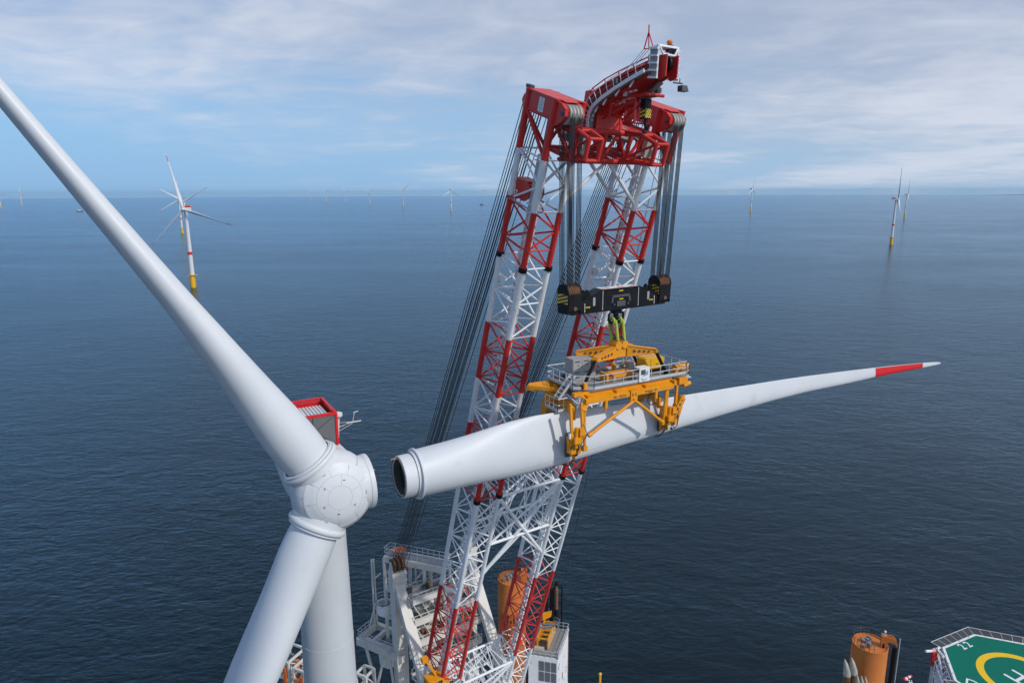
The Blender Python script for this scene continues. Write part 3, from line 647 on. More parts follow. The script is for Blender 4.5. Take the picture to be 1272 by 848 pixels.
# crossbeam truss
cbm = empty('crossbeam', None, parent=crane)
mb = MB(); l, r = bw, BW
for m in (.25, -bh):
    for s in (-.1, -2.55): mb.tube(bp_(l - .2, m, s), bp_(r + .2, m, s), .24, n=10)
cp(mb, 'crossbeam_chord', 'red', cbm)
mb = MB(); k = 6
for m in (.25, -bh):
    for i in range(k + 1):
        u1 = l + (r - l) * i / k
        if i % 2 == 0: mb.tube(bp_(u1, m, -.1), bp_(u1, m, -2.55), .19, n=8)
        if i < k: u2 = l + (r - l) * (i + 1) / k; mb.tube(bp_(u1, m, -.1 if i % 2 == 0 else -2.55), bp_(u2, m, -2.55 if i % 2 == 0 else -.1), .15, n=8)
for s in (-.1, -2.55):
    for i in range(k + 1):
        u1 = l + (r - l) * i / k; mb.tube(bp_(u1, .25, s), bp_(u1, -bh, s), .14, n=8)
        if i < k: u2 = l + (r - l) * (i + 1) / k; mb.tube(bp_(u1, .25 if i % 2 else -bh, s), bp_(u2, -bh if i % 2 else .25, s), .12, n=8)
cp(mb, 'crossbeam_lacing', 'red', cbm)
mb = MB(); mb.box(bp_((l + r) / 2, -1.9, -1.9), CU_ * (r - l) / 2, BMV * 1.5, BD * .04); cp(mb, 'crossbeam_walkway', 'grating', cbm)
mb = MB(); mb.box(bp_(l + 1.2, -2.0, -1.9), CU_ * .8, BMV * .9, BD * .7); mb.box(bp_(l + 4.2, -2.0, -2.0), CU_ * .8, BMV * .8, BD * .6); mb.box(bp_(l + 6.6, -2.0, -2.0), CU_ * .7, BMV * .8, BD * .6); cp(mb, 'equipment_box', 'grey', cbm)
for uu, m1 in ((l - 1.6, 3.5), (r - 3.7, 4.2)):                                 # frames reaching forward from the crossbeam
    mb = MB()
    for du in (0, 1.3):
        pts = [bp_(uu + du, .25, -2.7), bp_(uu + du, m1 * .55, -2.95), bp_(uu + du, m1, -2.7), bp_(uu + du, m1, -1.0)]
        mb.path(pts, .19, n=8); mb.tube(bp_(uu + du, .25, -.2), bp_(uu + du, m1, -1.0), .15, n=8); mb.tube(bp_(uu + du, .25, -.2), bp_(uu + du, m1, -2.7), .11, n=8); mb.tube(bp_(uu + du, m1 * .5, -.75), bp_(uu + du, m1 * .55, -2.95), .1, n=8)
    for m, s in ((m1, -2.7), (m1, -1.0), (m1 * .55, -2.95)): mb.tube(bp_(uu, m, s), bp_(uu + 1.3, m, s), .14, n=8)
    cp(mb, 'forward_frame', 'red', cbm)
    mb = MB(); mb.box(bp_(uu + .65, m1 * .6, -1.9), CU_ * .25, BMV * .25, BD * .7); mb.box(bp_(uu + .2, m1 * .85, -1.9), CU_ * .12, BMV * .12, BD * .5); cp(mb, 'frame_gear', 'beige', cbm)
mb = MB(); mid = (l + r) / 2
for m in (0, -bh):
    mb.tube(bp_(mid - .3, m, -.1), bp_(l, m, 3.6), .15, n=8); mb.tube(bp_(mid - .3, m, -.1), bp_(r, m, 4.0), .17, n=8)
cp(mb, 'knee_brace', 'white', cbm)
# curved fly jib
JO = bp_((l + r) / 2 - .7, -1.6, -2.55)
fj = empty('fly_jib', None, parent=crane)
JP = [(.1, -.4, 1.1), (.15, .55, 1.1), (.4, 1.3, 1.0), (1.05, 1.95, .88), (2.2, 2.45, .75), (3.7, 2.93, .62), (5.3, 3.35, .50), (6.9, 3.72, .40)]
def jp(f, z, u=0.0): return JO + CF_ * f + UP * z + CU_ * u
def jq(f, z, u=0.0): return jp(f, z - .95, u)
def jn(k):
    a = JP[max(0, k - 1)]; b = JP[min(len(JP) - 1, k + 1)]; t = V((b[0] - a[0], b[1] - a[1])).normalized(); return t, V((t.y, -t.x))   # tangent, normal to the front
rings = []
for k, (f, z, hd_) in enumerate(JP):
    t, nn = jn(k); w = 1.30 - .05 * k
    rings.append([jp(f + nn.x * hd_ * a, z + nn.y * hd_ * a, w * b) for a, b in ((-1, -1), (1, -1), (1, 1), (-1, 1))])
mb = MB(); mb.loft(rings); cp(mb, 'jib_girder', 'red', fj, 20)
mb = MB()
for b in (-1, 1):
    for a in (-1, 1):
        pts = []
        for k, (f, z, hd_) in enumerate(JP): t, nn = jn(k); w = (1.30 - .05 * k) + .08; pts.append(jp(f + nn.x * hd_ * a, z + nn.y * hd_ * a, w * b))
        for p, q in zip(pts[:-1], pts[1:]): mb.bar(p, q, .12, .06, CU_)
cp(mb, 'jib_flange', 'red', fj)
for sd in (-1, 1):
    mb = MB()
    for k in range(len(JP) - 1):
        t, nn = jn(k); t2, nn2 = jn(k + 1); w = 1.30 - .05 * k
        for q in (.0, .5):
            f = JP[k][0] * (1 - q) + JP[k + 1][0] * q; z = JP[k][1] * (1 - q) + JP[k + 1][1] * q; h_ = (JP[k][2] * (1 - q) + JP[k + 1][2] * q); n_ = nn.lerp(nn2, q)
            mb.bar(jp(f - n_.x * h_, z - n_.y * h_, sd * (w + .03)), jp(f + n_.x * h_, z + n_.y * h_, sd * (w + .03)), .05, .07, CU_)
    cp(mb, 'jib_rib', 'red', fj)
mb = MB()
for sd in (-1.1, -.4, .6, 1.1):
    pts = []
    for k, (f, z, h_) in enumerate(JP): t, nn = jn(k); pts.append(jp(f - nn.x * (h_ + .45), z - nn.y * (h_ + .45), sd))
    mb.path(pts[1:], .05, n=6)
    for k in range(1, len(JP)): t, nn = jn(k); f, z, h_ = JP[k]; mb.tube(jp(f - nn.x * h_, z - nn.y * h_, sd), pts[k], .045, n=5)
cp(mb, 'jib_rail', 'red', fj)
mb = MB()
for q in (0, .55):
    mb.tube(jq(1.5, 2.0 - q, 1.2), jq(4.6, 3.2 - q, .8), .09, n=7); mb.tube(jq(1.5, 2.0 - q, -1.0), jq(4.6, 3.2 - q, -.5), .09, n=7); mb.tube(jq(2.2, 3.3, -1.0 + q), jq(3.6, 2.2, .9 - q), .08, n=7); mb.tube(jq(3.0, 3.2, .9 - q), jq(3.4, 2.0, -.8 + q), .07, n=7)
mb.tube(jq(2.6, 3.2, -.9), jq(2.3, 1.2, -1.0), .09, n=7); mb.tube(jq(3.9, 3.4, .9), jq(3.6, 1.8, 1.0), .08, n=7); cp(mb, 'cage_brace', 'red', fj)
mb = MB()
for k in range(8): mb.box(jq(2.6 + .25 * k, 2.5 + .14 * k, -.7 + .28 * (k % 5)), CU_ * .14, CF_ * .12, UP * (.10 + .05 * (k % 3)))
cp(mb, 'cage_gear', 'mark', fj)
mb = MB()
for off, w_ in ((.15, 0), (.45, 0)):
    pts = []
    for k, (f, z, hd_) in enumerate(JP[1:], 1): t, nn = jn(k); pts.append(jp(f - nn.x * (hd_ * off), z - nn.y * (hd_ * off), -(1.30 - .05 * k) - .16))
    mb.path(pts, .045, n=6)
cp(mb, 'jib_hose', 'dark', fj)
mb = MB(); pw = []
for k, (f, z, hd_) in enumerate(JP):
    t, nn = jn(k); w = 1.30 - .05 * k; pw.append((jp(f + nn.x * hd_ * .62, z + nn.y * hd_ * .62, -w - .42), V((0, 0, 0)) + CF_ * nn.x + UP * nn.y))
for (p, n1_), (q, n2_) in zip(pw[:-1], pw[1:]): mb.bar(p, q, .34, .03, CU_)
cp(mb, 'jib_walkway', 'grating', fj)
mb = MB()
for (p, n1_), (q, n2_) in zip(pw[:-1], pw[1:]):
    mb.bar(p - CU_ * .38, q - CU_ * .38, .05, .14, CU_); mb.tube(p - CU_ * .38 - n1_ * .9, q - CU_ * .38 - n2_ * .9, .03)
    for t_ in (0, .5): mb.tube(p.lerp(q, t_) - CU_ * .38, p.lerp(q, t_) - CU_ * .38 - n1_.lerp(n2_, t_) * .9, .03, n=5)
    mb.bar(p + CU_ * .2, p - CU_ * .4 + n1_ * .6, .06, .05, BD)
cp(mb, 'walkway_railing', 'white', fj)
mb = MB(); c = jp(-.6, .35, -2.1); mb.box(c, CF_ * .9, CU_ * .5, UP * .05); railing(mb, [c + CF_ * .9 - CU_ * .5, c + CF_ * .9 + CU_ * .1, c - CF_ * .9 + CU_ * .1, c - CF_ * .9 - CU_ * .5], 1.1, .9, .05, closed=True); mb.box(c + UP * .6, CF_ * .7, CU_ * .3, UP * .45); cp(mb, 'jib_platform', 'white', fj)
# jib nose: two white braced side frames around a sheave
t, nn = jn(len(JP) - 1); T3 = CF_ * t.x + UP * t.y; N3 = CF_ * nn.x + UP * nn.y; JE = jp(*JP[-1][:2])
VT = (UP * .97 + CF_ * .12).normalized()
for b in (-1, 1):
    mb = MB(); o = JE + CU_ * (.55 * b) + CF_ * .3
    mb.prism([o + CF_ * .25 - UP * .9, o + CF_ * .9 - UP * .7, o + CF_ * 1.0 + UP * .85, o + CF_ * .3 + UP * .9, o - CF_ * .5 + UP * .2], CU_ * .10 * b); cp(mb, 'nose_cheek', 'red', fj)
    mb = MB(); w0 = o + CU_ * .5 * b
    mb.bar(w0 - UP * .7, w0 + UP * 1.55, .35, .03, CF_); cp(mb, 'nose_screen', 'grating', fj)
    mb = MB()
    for k in range(5): mb.bar(w0 + CU_ * .12 * b - CF_ * .4 + UP * (-.65 + .52 * k), w0 + CU_ * .12 * b + CF_ * .55 + UP * (-.78 + .52 * k), .07, .07, UP)
    mb.tube(w0 + CF_ * .4 - UP * .7, w0 + CF_ * .5 + UP * 1.5, .07); mb.tube(w0 - CF_ * .4 - UP * .7, w0 - CF_ * .3 + UP * 1.5, .07)
    mb.tube(o + CF_ * .6 + UP * .8, w0 + CF_ * .5 + UP * 1.55, .08); mb.tube(o + CF_ * .3 + UP * .8, w0 - CF_ * .3 + UP * 1.5, .07); cp(mb, 'nose_frame', 'white', fj)
mb = MB(); mb.box(JE + CF_ * .3 + UP * 1.5, CU_ * 1.1, CF_ * .5, UP * .05); mb.tube(JE + CU_ * -1.1 + CF_ * .7 + UP * 1.55, JE + CU_ * 1.1 + CF_ * .7 + UP * 1.55, .07); mb.tube(JE + CF_ * .9 + UP * .88 - CU_ * .6, JE + CF_ * .9 + UP * .88 + CU_ * .6, .09); cp(mb, 'nose_top', 'white', fj)
mb = MB(); mb.lathe(JE + CF_ * .55 + UP * .3 - CU_ * .1, CU_, [(0, .2), (0, .62), (.06, .58), (.14, .58), (.2, .62), (.2, .2)], n=32); cp(mb, 'nose_sheave', 'black', fj)
mb = MB(); q = JE + CU_ * .6 + CF_ * .3 + UP * 1.2; mb.box(q + UP * .3, CU_ * .22, CF_ * .2, UP * .25); mb.tube(q + UP * .4, q + UP * .62, .12); cp(mb, 'beacon_base', 'dark', fj)
mb = MB(); mb.lathe(q + UP * .58, UP, [(0, .16), (.08, .22), (.2, .24), (.33, .15), (.38, .02)], n=18); cp(mb, 'beacon', 'lamp', fj)
mb = MB(); q = JE - CU_ * .6 + UP * 1.5 - CF_ * .2; g = q - CF_ * 1.0 + UP * .1; tip = q - CF_ * .55 + UP * 1.25
mb.tube(g, tip, .05); mb.tube(q, tip, .05); mb.tube(g, q, .04); mb.tube(tip, tip + UP * .5, .05); mb.tube(g + CU_ * .5, tip, .04); cp(mb, 'antenna_frame', 'redw', fj)
mb = MB(); 
for k in range(3): mb.tube(g + CU_ * (.25 * k), jq(3.2, 4.6, -.6 + .25 * k), .018, n=5)
mb.tube(jq(-.15, 3.7, -.9), JE - CU_ * .55 + UP * .75, .045); mb.tube(jq(-.15, 3.7, -.6), JE - CU_ * .35 + UP * .75, .045); cp(mb, 'jib_wire', 'rope', fj)
mb = MB()
for du in (-1.3, .2): mb.prism([jq(-.75, 2.2, du), jq(.35, 3.2, du), jq(.0, 3.85, du), jq(-.4, 3.85, du)], CU_ * .12)
mb.lathe(jq(-.15, 3.6, -1.1), CU_, [(0, .1), (0, .32), (1.2, .32), (1.2, .1)], n=20); cp(mb, 'rope_bracket', 'red', fj)
mb = MB(); p = jq(6.1, 3.9, 1.0); q = jq(4.2, 2.8, .8); mb.bar(p, q, .28, .05, CU_); cp(mb, 'lower_walkway', 'grating', fj)
mb = MB(); q = JE + CU_ * 1.2 + CF_ * .3 - UP * .9; mb.tube(q, q + CU_ * 1.0, .06); mb.tube(q + CU_ * .7, q + CU_ * .7 + UP * .35, .04); mb.prism([q + CU_ * .75 - UP * .15 + CF_ * .25, q + CU_ * 1.3 - UP * .15 + CF_ * .25, q + CU_ * 1.45 - UP * .6 + CF_ * .3, q + CU_ * .7 - UP * .6 + CF_ * .3], CF_ * -.5); cp(mb, 'floodlight', 'dark', fj)
for k, (kk) in enumerate((3, 5)):
    mb = MB(); p, n1_ = pw[kk]; mb.box(p - CU_ * .1 - n1_ * .5, CU_ * .25, T3 * .3, N3 * .2); cp(mb, 'jib_gear', 'dark', fj)
# guide cage for the small hook block
mb = MB(); g0 = jp(4.5, 2.05, .55)
for du in (-.75, .75):
    mb.path([jq(2.6, 3.2, du), jq(3.5, 3.0, du), g0 + CU_ * du + CF_ * .1, g0 + CU_ * du + CF_ * 1.1], .11, n=8); mb.tube(g0 + CU_ * du, g0 + CU_ * du - UP * 2.1, .07)
    mb.tube(g0 + CU_ * du - UP * 2.1, jp(1.6, 1.0, du), .07)
mb.box(g0 + CF_ * .55, CU_ * .85, CF_ * .6, UP * .08); mb.tube(g0 - CU_ * .75 - UP * 2.1, g0 + CU_ * .75 - UP * 2.1, .07); mb.tube(g0 + CF_ * 1.1 - CU_ * .85, g0 + CF_ * 1.1 + CU_ * 1.3, .13)
cp(mb, 'hook_cage', 'red', fj)
mb = MB(); railing(mb, [g0 + CF_ * .1 + CU_ * .8 + UP * .1, g0 + CF_ * 1.1 + CU_ * .8 + UP * .1], .6, .5, .04); mb.box(g0 + CU_ * 1.0 + CF_ * .7 + UP * .45, CU_ * .25, CF_ * .2, UP * .2); cp(mb, 'cage_light', 'dark', fj)

# small hook block hanging from the jib
ho = g0 + CF_ * .45 - UP * 1.0
ah = empty('hook_block', ho, 'small black hook block with yellow stripes hanging under the curved red jib', 'hook block')
mb = MB(); mb.box(ho, CU_ * .34, CF_ * .28, UP * .78); mb.build('block_body', 'black', ah, ho)
mb = MB(); mb.box(ho - UP * .36 + CF_ * .29, CU_ * .32, CF_ * .02, UP * .36); mb.box(ho - UP * .36 - CU_ * .35, CU_ * .02, CF_ * .26, UP * .36); mb.build('warning_plate', 'hazard', ah, ho)
mb = MB(); mb.tube(ho - UP * .75, ho - UP * 1.35, .12); pts = [ho - UP * 1.3 + (CU_ * math.sin(a) * .28 + UP * (-.28 + .28 * math.cos(a))) for a in [k * .5 for k in range(10)]]; mb.path(pts, .085, n=8); mb.build('hook', 'black', ah, ho)
mb = MB()
for du in (-.2, 0, .2): mb.tube(ho + UP * .9 + CU_ * du, JE + CF_ * .5 + UP * .2 + CU_ * du * .4, .022, n=5)
mb.build('hook_rope', 'rope', ah, ho)

# hoist ropes and the main block
SHV = [bp_(u0 + .05, 1.10, ST + .85) for u0 in (0, BW)]
BZ = -8.55
BC = HUB + B_ * 26.0 - NH * .6
BLK = [V((BC.x, BC.y, BZ)) + CU_ * q for q in (-5.3, 5.3)]
for bi, s_ in enumerate(SHV):
    for k in range(8):
        for g in (-1, 1):
            kk = k * .18 + (.26 if k > 3 else 0); a = s_ + CU_ * (.24 + kk * .75) + CF_ * (.68 * g); b = BLK[bi] + CU_ * (-.62 + kk * .8) + CF_ * (.55 * g) + UP * .9
            if g == -1: a = a + UP * .1
            mb = MB(); mb.tube(a, b, .040, n=6); cp(mb, 'hoist_rope', 'rope')
MBO = (BLK[0] + BLK[1]) / 2
mk = empty('main_hook_block', MBO, 'long black hook beam with a striped sheave block at each end hanging from the crane', 'hook block')
def mkb(mb, name, m_, par=mk, ang=35): return mb.build(name, m_, par, MBO, ang)
L2 = 5.3
body = [(-L2 - .2, -1.6), (-L2 - .1, -1.75), (0, -1.35), (L2 + .1, -1.75), (L2 + .2, -1.6)]
top_ = [(L2 + .65, -.85), (L2 - .7, -.72), (L2 - 1.3, -.35), (2.1, .28), (-2.1, .28), (-L2 + 1.3, -.35), (-L2 + .7, -.72), (-L2 - .65, -.85)]
out = [(-L2 - .65, -1.40), (-L2 + .2, -1.55), (-1.8, -1.50), (1.8, -1.50), (L2 - .2, -1.55), (L2 + .65, -1.40)] + top_
mb = MB(); mb.prism([MBO + CU_ * a + UP * b + CF_ * .55 for a, b in out], CF_ * -1.1); beam = mkb(mb, 'beam', 'black')
mb = MB()
for (a, b), (c, d) in zip(top_[:-1], top_[1:]): mb.bar(MBO + CU_ * a + UP * (b + .03), MBO + CU_ * c + UP * (d + .03), .62, .03, CF_)
mb.bar(MBO + CU_ * (-L2 - .2) - UP * 1.55, MBO + CU_ * (L2 + .2) - UP * 1.55, .60, .03, CF_); mkb(mb, 'beam_flange', 'black', beam)
mb = MB(); mb.box(MBO + UP * .345, CU_ * 2.05, CF_ * .5, UP * .015); mkb(mb, 'top_plate', 'mark', beam)
mb = MB()
for a in (-1.5, .2, 1.6): mb.box(MBO + UP * .37 + CU_ * a + CF_ * .25, CU_ * .35, CF_ * .12, UP * .012)
mkb(mb, 'top_stripe', 'redw', beam)
mb = MB()
for a in (-2.1, 2.1, -L2 + 1.2, L2 - 1.2):
    big = abs(a) < 3; nn_ = 12 if big else 7
    for k in range(nn_): mb.box(MBO + CF_ * .56 + CU_ * a + UP * (.15 - k * .14 if big else -.75 - k * .11), CU_ * .03, CF_ * .012, UP * .04)
mkb(mb, 'draught_mark', 'mark', beam)
for a in (-L2 + 2.2, L2 - 2.0): mb = MB(); mb.box(MBO + CF_ * .57 + CU_ * a + UP * -.62, CU_ * .12, CF_ * .03, UP * .36); mkb(mb, 'side_box', 'grey', beam)
mb = MB()
for a, z in ((0, .08), (0.05, -.65), (-L2 + 1.55, -1.05), (L2 - 1.6, -1.05)):
    for k in range(3): mb.box(MBO + CF_ * .562 + CU_ * (a - .16 + .16 * k) + UP * z, CU_ * .055, CF_ * .012, UP * .055)
mkb(mb, 'yellow_mark', 'markyel', beam)
mb = MB(); q = MBO + CF_ * .56 - UP * .36
mb.bar(q - CU_ * 1.0, q + CU_ * 1.0, .05, .10, CF_); mb.bar(q - CU_ * .95, q - CU_ * 1.05 - UP * .55, .05, .10, CF_); mb.bar(q + CU_ * .95, q + CU_ * 1.05 - UP * .55, .05, .10, CF_); mb.box(q - UP * .68, CU_ * .5, CF_ * .07, UP * .24)
for a in (-.8, .8): mb.tube(q + CU_ * a - UP * .72, q + CU_ * a - UP * .72 + CF_ * .1, .09, n=10)
mkb(mb, 'centre_frame', 'dark', beam)
for a in (-L2 + 1.5, -L2 + 1.9, L2 - 1.75, L2 - 1.2):
    mb = MB(); mb.prism([MBO + CU_ * (a - .22) + UP * -.6 + CF_ * .1, MBO + CU_ * (a + .22) + UP * -.6 + CF_ * .1, MBO + CU_ * (a + .18) + UP * .1 + CF_ * .1, MBO + CU_ * a + UP * .35 + CF_ * .1, MBO + CU_ * (a - .18) + UP * .1 + CF_ * .1], -CF_ * .25); mkb(mb, 'lug', 'black', beam)
for bi, c in enumerate(BLK):
    e = empty('sheave_block', None, parent=mk)
    for du in (-.68, .68):
        prof = [(.66, -1.45), (.70, -.2), (.75, .30)] + [(.75 * math.cos(a), .30 + .75 * math.sin(a)) for a in [k * math.pi / 10 for k in range(1, 10)]] + [(-.75, .30), (-.70, -.2), (-.66, -1.45)]
        mb = MB(); mb.prism([c + CU_ * (du - .06) + CF_ * a + UP * b for a, b in prof], CU_ * .12); mkb(mb, 'block_cheek', 'black', e)
    mb = MB()
    for k in range(6): mb.lathe(c + UP * .30 + CU_ * (-.62 + .205 * k), CU_, [(0, .1), (0, .71), (.06, .62), (.12, .62), (.19, .71), (.19, .1)], n=32)
    mkb(mb, 'sheave_stack', 'rust', e)
    mb = MB(); mb.box(c + UP * -.5 + CF_ * .70, CU_ * .66, CF_ * .03, UP * .7); mb.box(c + UP * -.5 - CF_ * .70, CU_ * .66, CF_ * .03, UP * .7); mkb(mb, 'block_plate', 'black', e)
    mb = MB(); mb.box(c - CU_ * .755 + UP * -.2, CU_ * .012, CF_ * .66, UP * .40); mkb(mb, 'warning_plate', 'hazard', e)
    mb = MB(); mb.tube(c + CF_ * .72 - UP * 1.0, c + CF_ * .80 - UP * 1.0, .17, n=16); mkb(mb, 'pin_cap', 'wood', e)
# double hook
hk = MBO - UP * 1.62; e = empty('double_hook', None, parent=mk)
mb = MB(); mb.tube(hk + UP * .2, hk - UP * .95, .24, n=14); mb.box(hk - UP * .2, CU_ * .38, CF_ * .32, UP * .2); mkb(mb, 'hook_shank', 'black', e)
for sg in (-1, 1):
    pts = [hk - UP * .8] + [hk + CU_ * sg * (.42 - .42 * math.cos(a)) - UP * (.8 + .42 * math.sin(a)) for a in [k * math.pi / 9 for k in range(1, 10)]] + [hk + CU_ * sg * .88 - UP * .5, hk + CU_ * sg * .72 - UP * .3]
    mb = MB()
    for i, (p, q) in enumerate(zip(pts[:-1], pts[1:])): mb.tube(p, q, .20 - .010 * i, .20 - .010 * (i + 1), n=10)
    mkb(mb, 'hook_prong', 'black', e, 60)

# luffing ropes to the gantry
GO = at(492, 706, 95)
for bi, u0 in enumerate((0, BW)):
    for k in range(9):
        a = bp_(u0 + .22 + k * .28, -bh - .85, ST + 1.0); b = GO + CU_ * (bi * BW - .9 + k * .23) - CF_ * .3
        mb = MB(); mb.tube(a, b, .040, n=6); cp(mb, 'luffing_rope', 'rope')
        if k % 3 != 1:
            mb = MB(); mb.tube(a + CF_ * .75 - UP * .25, b + CF_ * .9 - UP * .2, .040, n=6); cp(mb, 'luffing_rope', 'rope')
mb = MB(); mb.tube(bp_(BW + bw + .5, -2, -3), at(692, 752, 104), .03, n=5); cp(mb, 'tag_rope', 'rope')

# gear on the boom: winch on the left leg, yellow guide beam, tugger winch at the boom foot
mb = MB(); mb.box(bp_(1.2, -bh + .2, 3.2), CU_ * .7, BMV * .7, BD * .5); mb.lathe(bp_(.4, -bh + 1.2, 3.4), CU_, [(0, .6), (0, .9), (.1, .9), (.1, .55), (1.5, .55), (1.5, .9), (1.6, .9), (1.6, .6)], n=24, capa=True, capb=True); mb.bar(bp_(-.3, -bh, 4.3), bp_(.8, -bh + 1.6, 3.9), .12, .12, BD); cp(mb, 'boom_winch', 'red')
mb = MB(); mb.bar(bp_(-.6, .5, 27.2), bp_(bw + .7, .5, 27.2), .22, .2, BMV); mb.box(bp_(.1, .2, 26.8), CU_ * .3, BMV * .3, BD * .35); mb.box(bp_(bw, .3, 26.6), CU_ * .3, BMV * .35, BD * .5); mb.bar(bp_(bw + .5, .5, 27.2), bp_(bw + .1, .3, 26.2), .12, .12, BMV); cp(mb, 'guide_beam', 'yellow')
for u0 in (0, BW):
    mb = MB(); mb.lathe(bp_(u0 + .3, -bh + .5, 12.2), CU_, [(0, .05), (0, .5), (.1, .5), (.1, .05)], n=20); mb.box(bp_(u0 + .4, -bh + .2, 12.0), CU_ * .25, BMV * .5, BD * .2); cp(mb, 'rope_guide', 'white')
tg = empty('tugger_winch', None, parent=crane); to = bp_(-.9, -.3, 66.0)
mb = MB()
for a in (-.9, .9):
    for b in (-.7, .7): mb.bar(to + CU_ * a + CF_ * b - UP * 1.1, to + CU_ * a + CF_ * b + UP * .9, .13, .13, CU_)
for z in (-1.1, .85):
    for a in (-.9, .9): mb.bar(to + CU_ * a - CF_ * .7 + UP * z, to + CU_ * a + CF_ * .7 + UP * z, .14, .14, UP)
    for b in (-.7, .7): mb.bar(to + CF_ * b - CU_ * .9 + UP * z, to + CF_ * b + CU_ * .9 + UP * z, .14, .14, UP)
mb.box(to + UP * .95, CU_ * .95, CF_ * .75, UP * .05); mb.prism([to + CU_ * .9 + UP * .9 + CF_ * .2, to + CU_ * 2.2 - UP * .3 + CF_ * .2, to + CU_ * 2.2 - UP * .7 + CF_ * .2, to + CU_ * .9 - UP * .3 + CF_ * .2], -CF_ * .4); cp(mb, 'winch_frame', 'yellow', tg)
mb = MB(); mb.lathe(to - CU_ * .7 - UP * .1, CU_, [(0, .2), (0, .65), (.1, .65), (.1, .45), (1.3, .45), (1.3, .65), (1.4, .65), (1.4, .2)], n=24, capa=True, capb=True); cp(mb, 'winch_drum', 'dark', tg)
mb = MB(); mb.bar(to + UP * .9 + CU_ * .4, to + UP * 3.6 - CU_ * 1.0 - CF_ * .2, .14, .14, CF_); mb.box(to + UP * 3.7 - CU_ * 1.1 - CF_ * .2, CU_ * .4, CF_ * .3, UP * .3); cp(mb, 'winch_arm', 'yellow', tg)
mb = MB(); mb.tube(to + CU_ * 1.0 - UP * 1.0 + CF_ * .8, to + CU_ * 3.2 - UP * .4 + CF_ * .8, .28, n=12); cp(mb, 'hydraulic_ram', 'steel', tg)

# gantry behind the boom
gt = empty('gantry', None, parent=crane)
for bi in (0, 1):
    o = GO + CU_ * (bi * BW)
    mb = MB(); mb.bar(o - UP * 2.2, o - UP * 34, .85, .75, CU_); cp(mb, 'rear_post', 'cream', gt)
    mb = MB(); mb.bar(o - UP * 2.0 + CF_ * .2, o - UP * 22 + CF_ * 13.5, .72, .42, CU_); cp(mb, 'forward_strut', 'cream', gt)
    mb = MB(); mb.box(o - UP * 1.7, CU_ * 1.05, CF_ * .8, UP * 1.5)
    for k in range(4): mb.prism([o + CU_ * (-.95 + .6 * k) - UP * .4 + CF_ * .7, o + CU_ * (-.95 + .6 * k) + UP * 1.2 + CF_ * .25, o + CU_ * (-.95 + .6 * k) + UP * 1.2 - CF_ * .3, o + CU_ * (-.95 + .6 * k) - UP * .4 - CF_ * .7], CU_ * .14)
    for z in (-.6, -1.6, -2.7): mb.box(o + UP * z, CU_ * 1.12, CF_ * .9, UP * .09)
    cp(mb, 'gantry_head', 'cream', gt)
    mb = MB()
    for k in range(3): mb.lathe(o + UP * .75 + CU_ * (-.75 + .6 * k), CU_, [(0, .1), (0, .95), (.1, .85), (.3, .85), (.4, .95), (.4, .1)], n=28)
    cp(mb, 'gantry_sheave', 'rust', gt)
random.seed(3)
for lv in range(5):                                          # stacked cross galleries between the two posts
    z = -3.6 - lv * 3.1
    for q in (.9, 3.4):
        mb = MB(); a = GO + CF_ * (q + lv * .35) + UP * z + CU_ * .6; b = a + CU_ * (BW - 1.2)
        mb.bar(a, b, .22, .42, CF_); cp(mb, 'gallery_beam', 'cream', gt)
    mb = MB(); a = GO + CF_ * (1.9 + lv * .35) + UP * z + CU_ * .6
    for k in range(9):
        p = a + CU_ * (k * (BW - 1.2) / 8); mb.tube(p - CF_ * 1.1, p + CF_ * 1.4, .09)
        if k < 8:
            q = p + CU_ * ((BW - 1.2) / 8)
            mb.tube(p - CF_ * 1.1, q + CF_ * 1.4, .08); mb.tube(p + CF_ * 1.4 - UP * (.3), q + CF_ * 1.4 - UP * 2.8, .07)
            if random.random() < .8: mb.tube(p - CF_ * 1.0 - UP * 2.9, q - CF_ * .9, .09)
            if random.random() < .6: mb.box(p + CU_ * .5 + CF_ * random.uniform(-.6, .8) - UP * .9, CU_ * random.uniform(.2, .5), CF_ * random.uniform(.2, .4), UP * random.uniform(.3, .8))
    for k in range(14):
        p = a + CU_ * random.uniform(0, BW - 1.4) + CF_ * random.uniform(-1, 1.2); mb.tube(p, p - UP * random.uniform(1.5, 3), .05, n=5)
    railing(mb, [a + CF_ * 1.6, a + CF_ * 1.6 + CU_ * (BW - 1.2)], 1.1, 1.0, .04)
    railing(mb, [a - CF_ * 1.1, a - CF_ * 1.1 + CU_ * (BW - 1.2)], 1.1, 1.0, .04); cp(mb, 'gallery_lacing', 'cream', gt)
    mb = MB()
    for k in range(12): mb.box(a + CU_ * random.uniform(.3, BW - 1.6) + CF_ * random.uniform(-.8, 1.1) + UP * random.uniform(.2, .6), CU_ * random.uniform(.12, .45), CF_ * random.uniform(.1, .35), UP * random.uniform(.15, .55))
    cp(mb, 'gallery_gear', ('dark', 'steel', 'rust', 'dark', 'steel')[lv], gt)
    mb = MB(); mb.box(a + CU_ * (BW / 2 - .6) + UP * .05, CU_ * (BW / 2 - .7), CF_ * .7, UP * .03); cp(mb, 'gallery_floor', 'grating', gt)
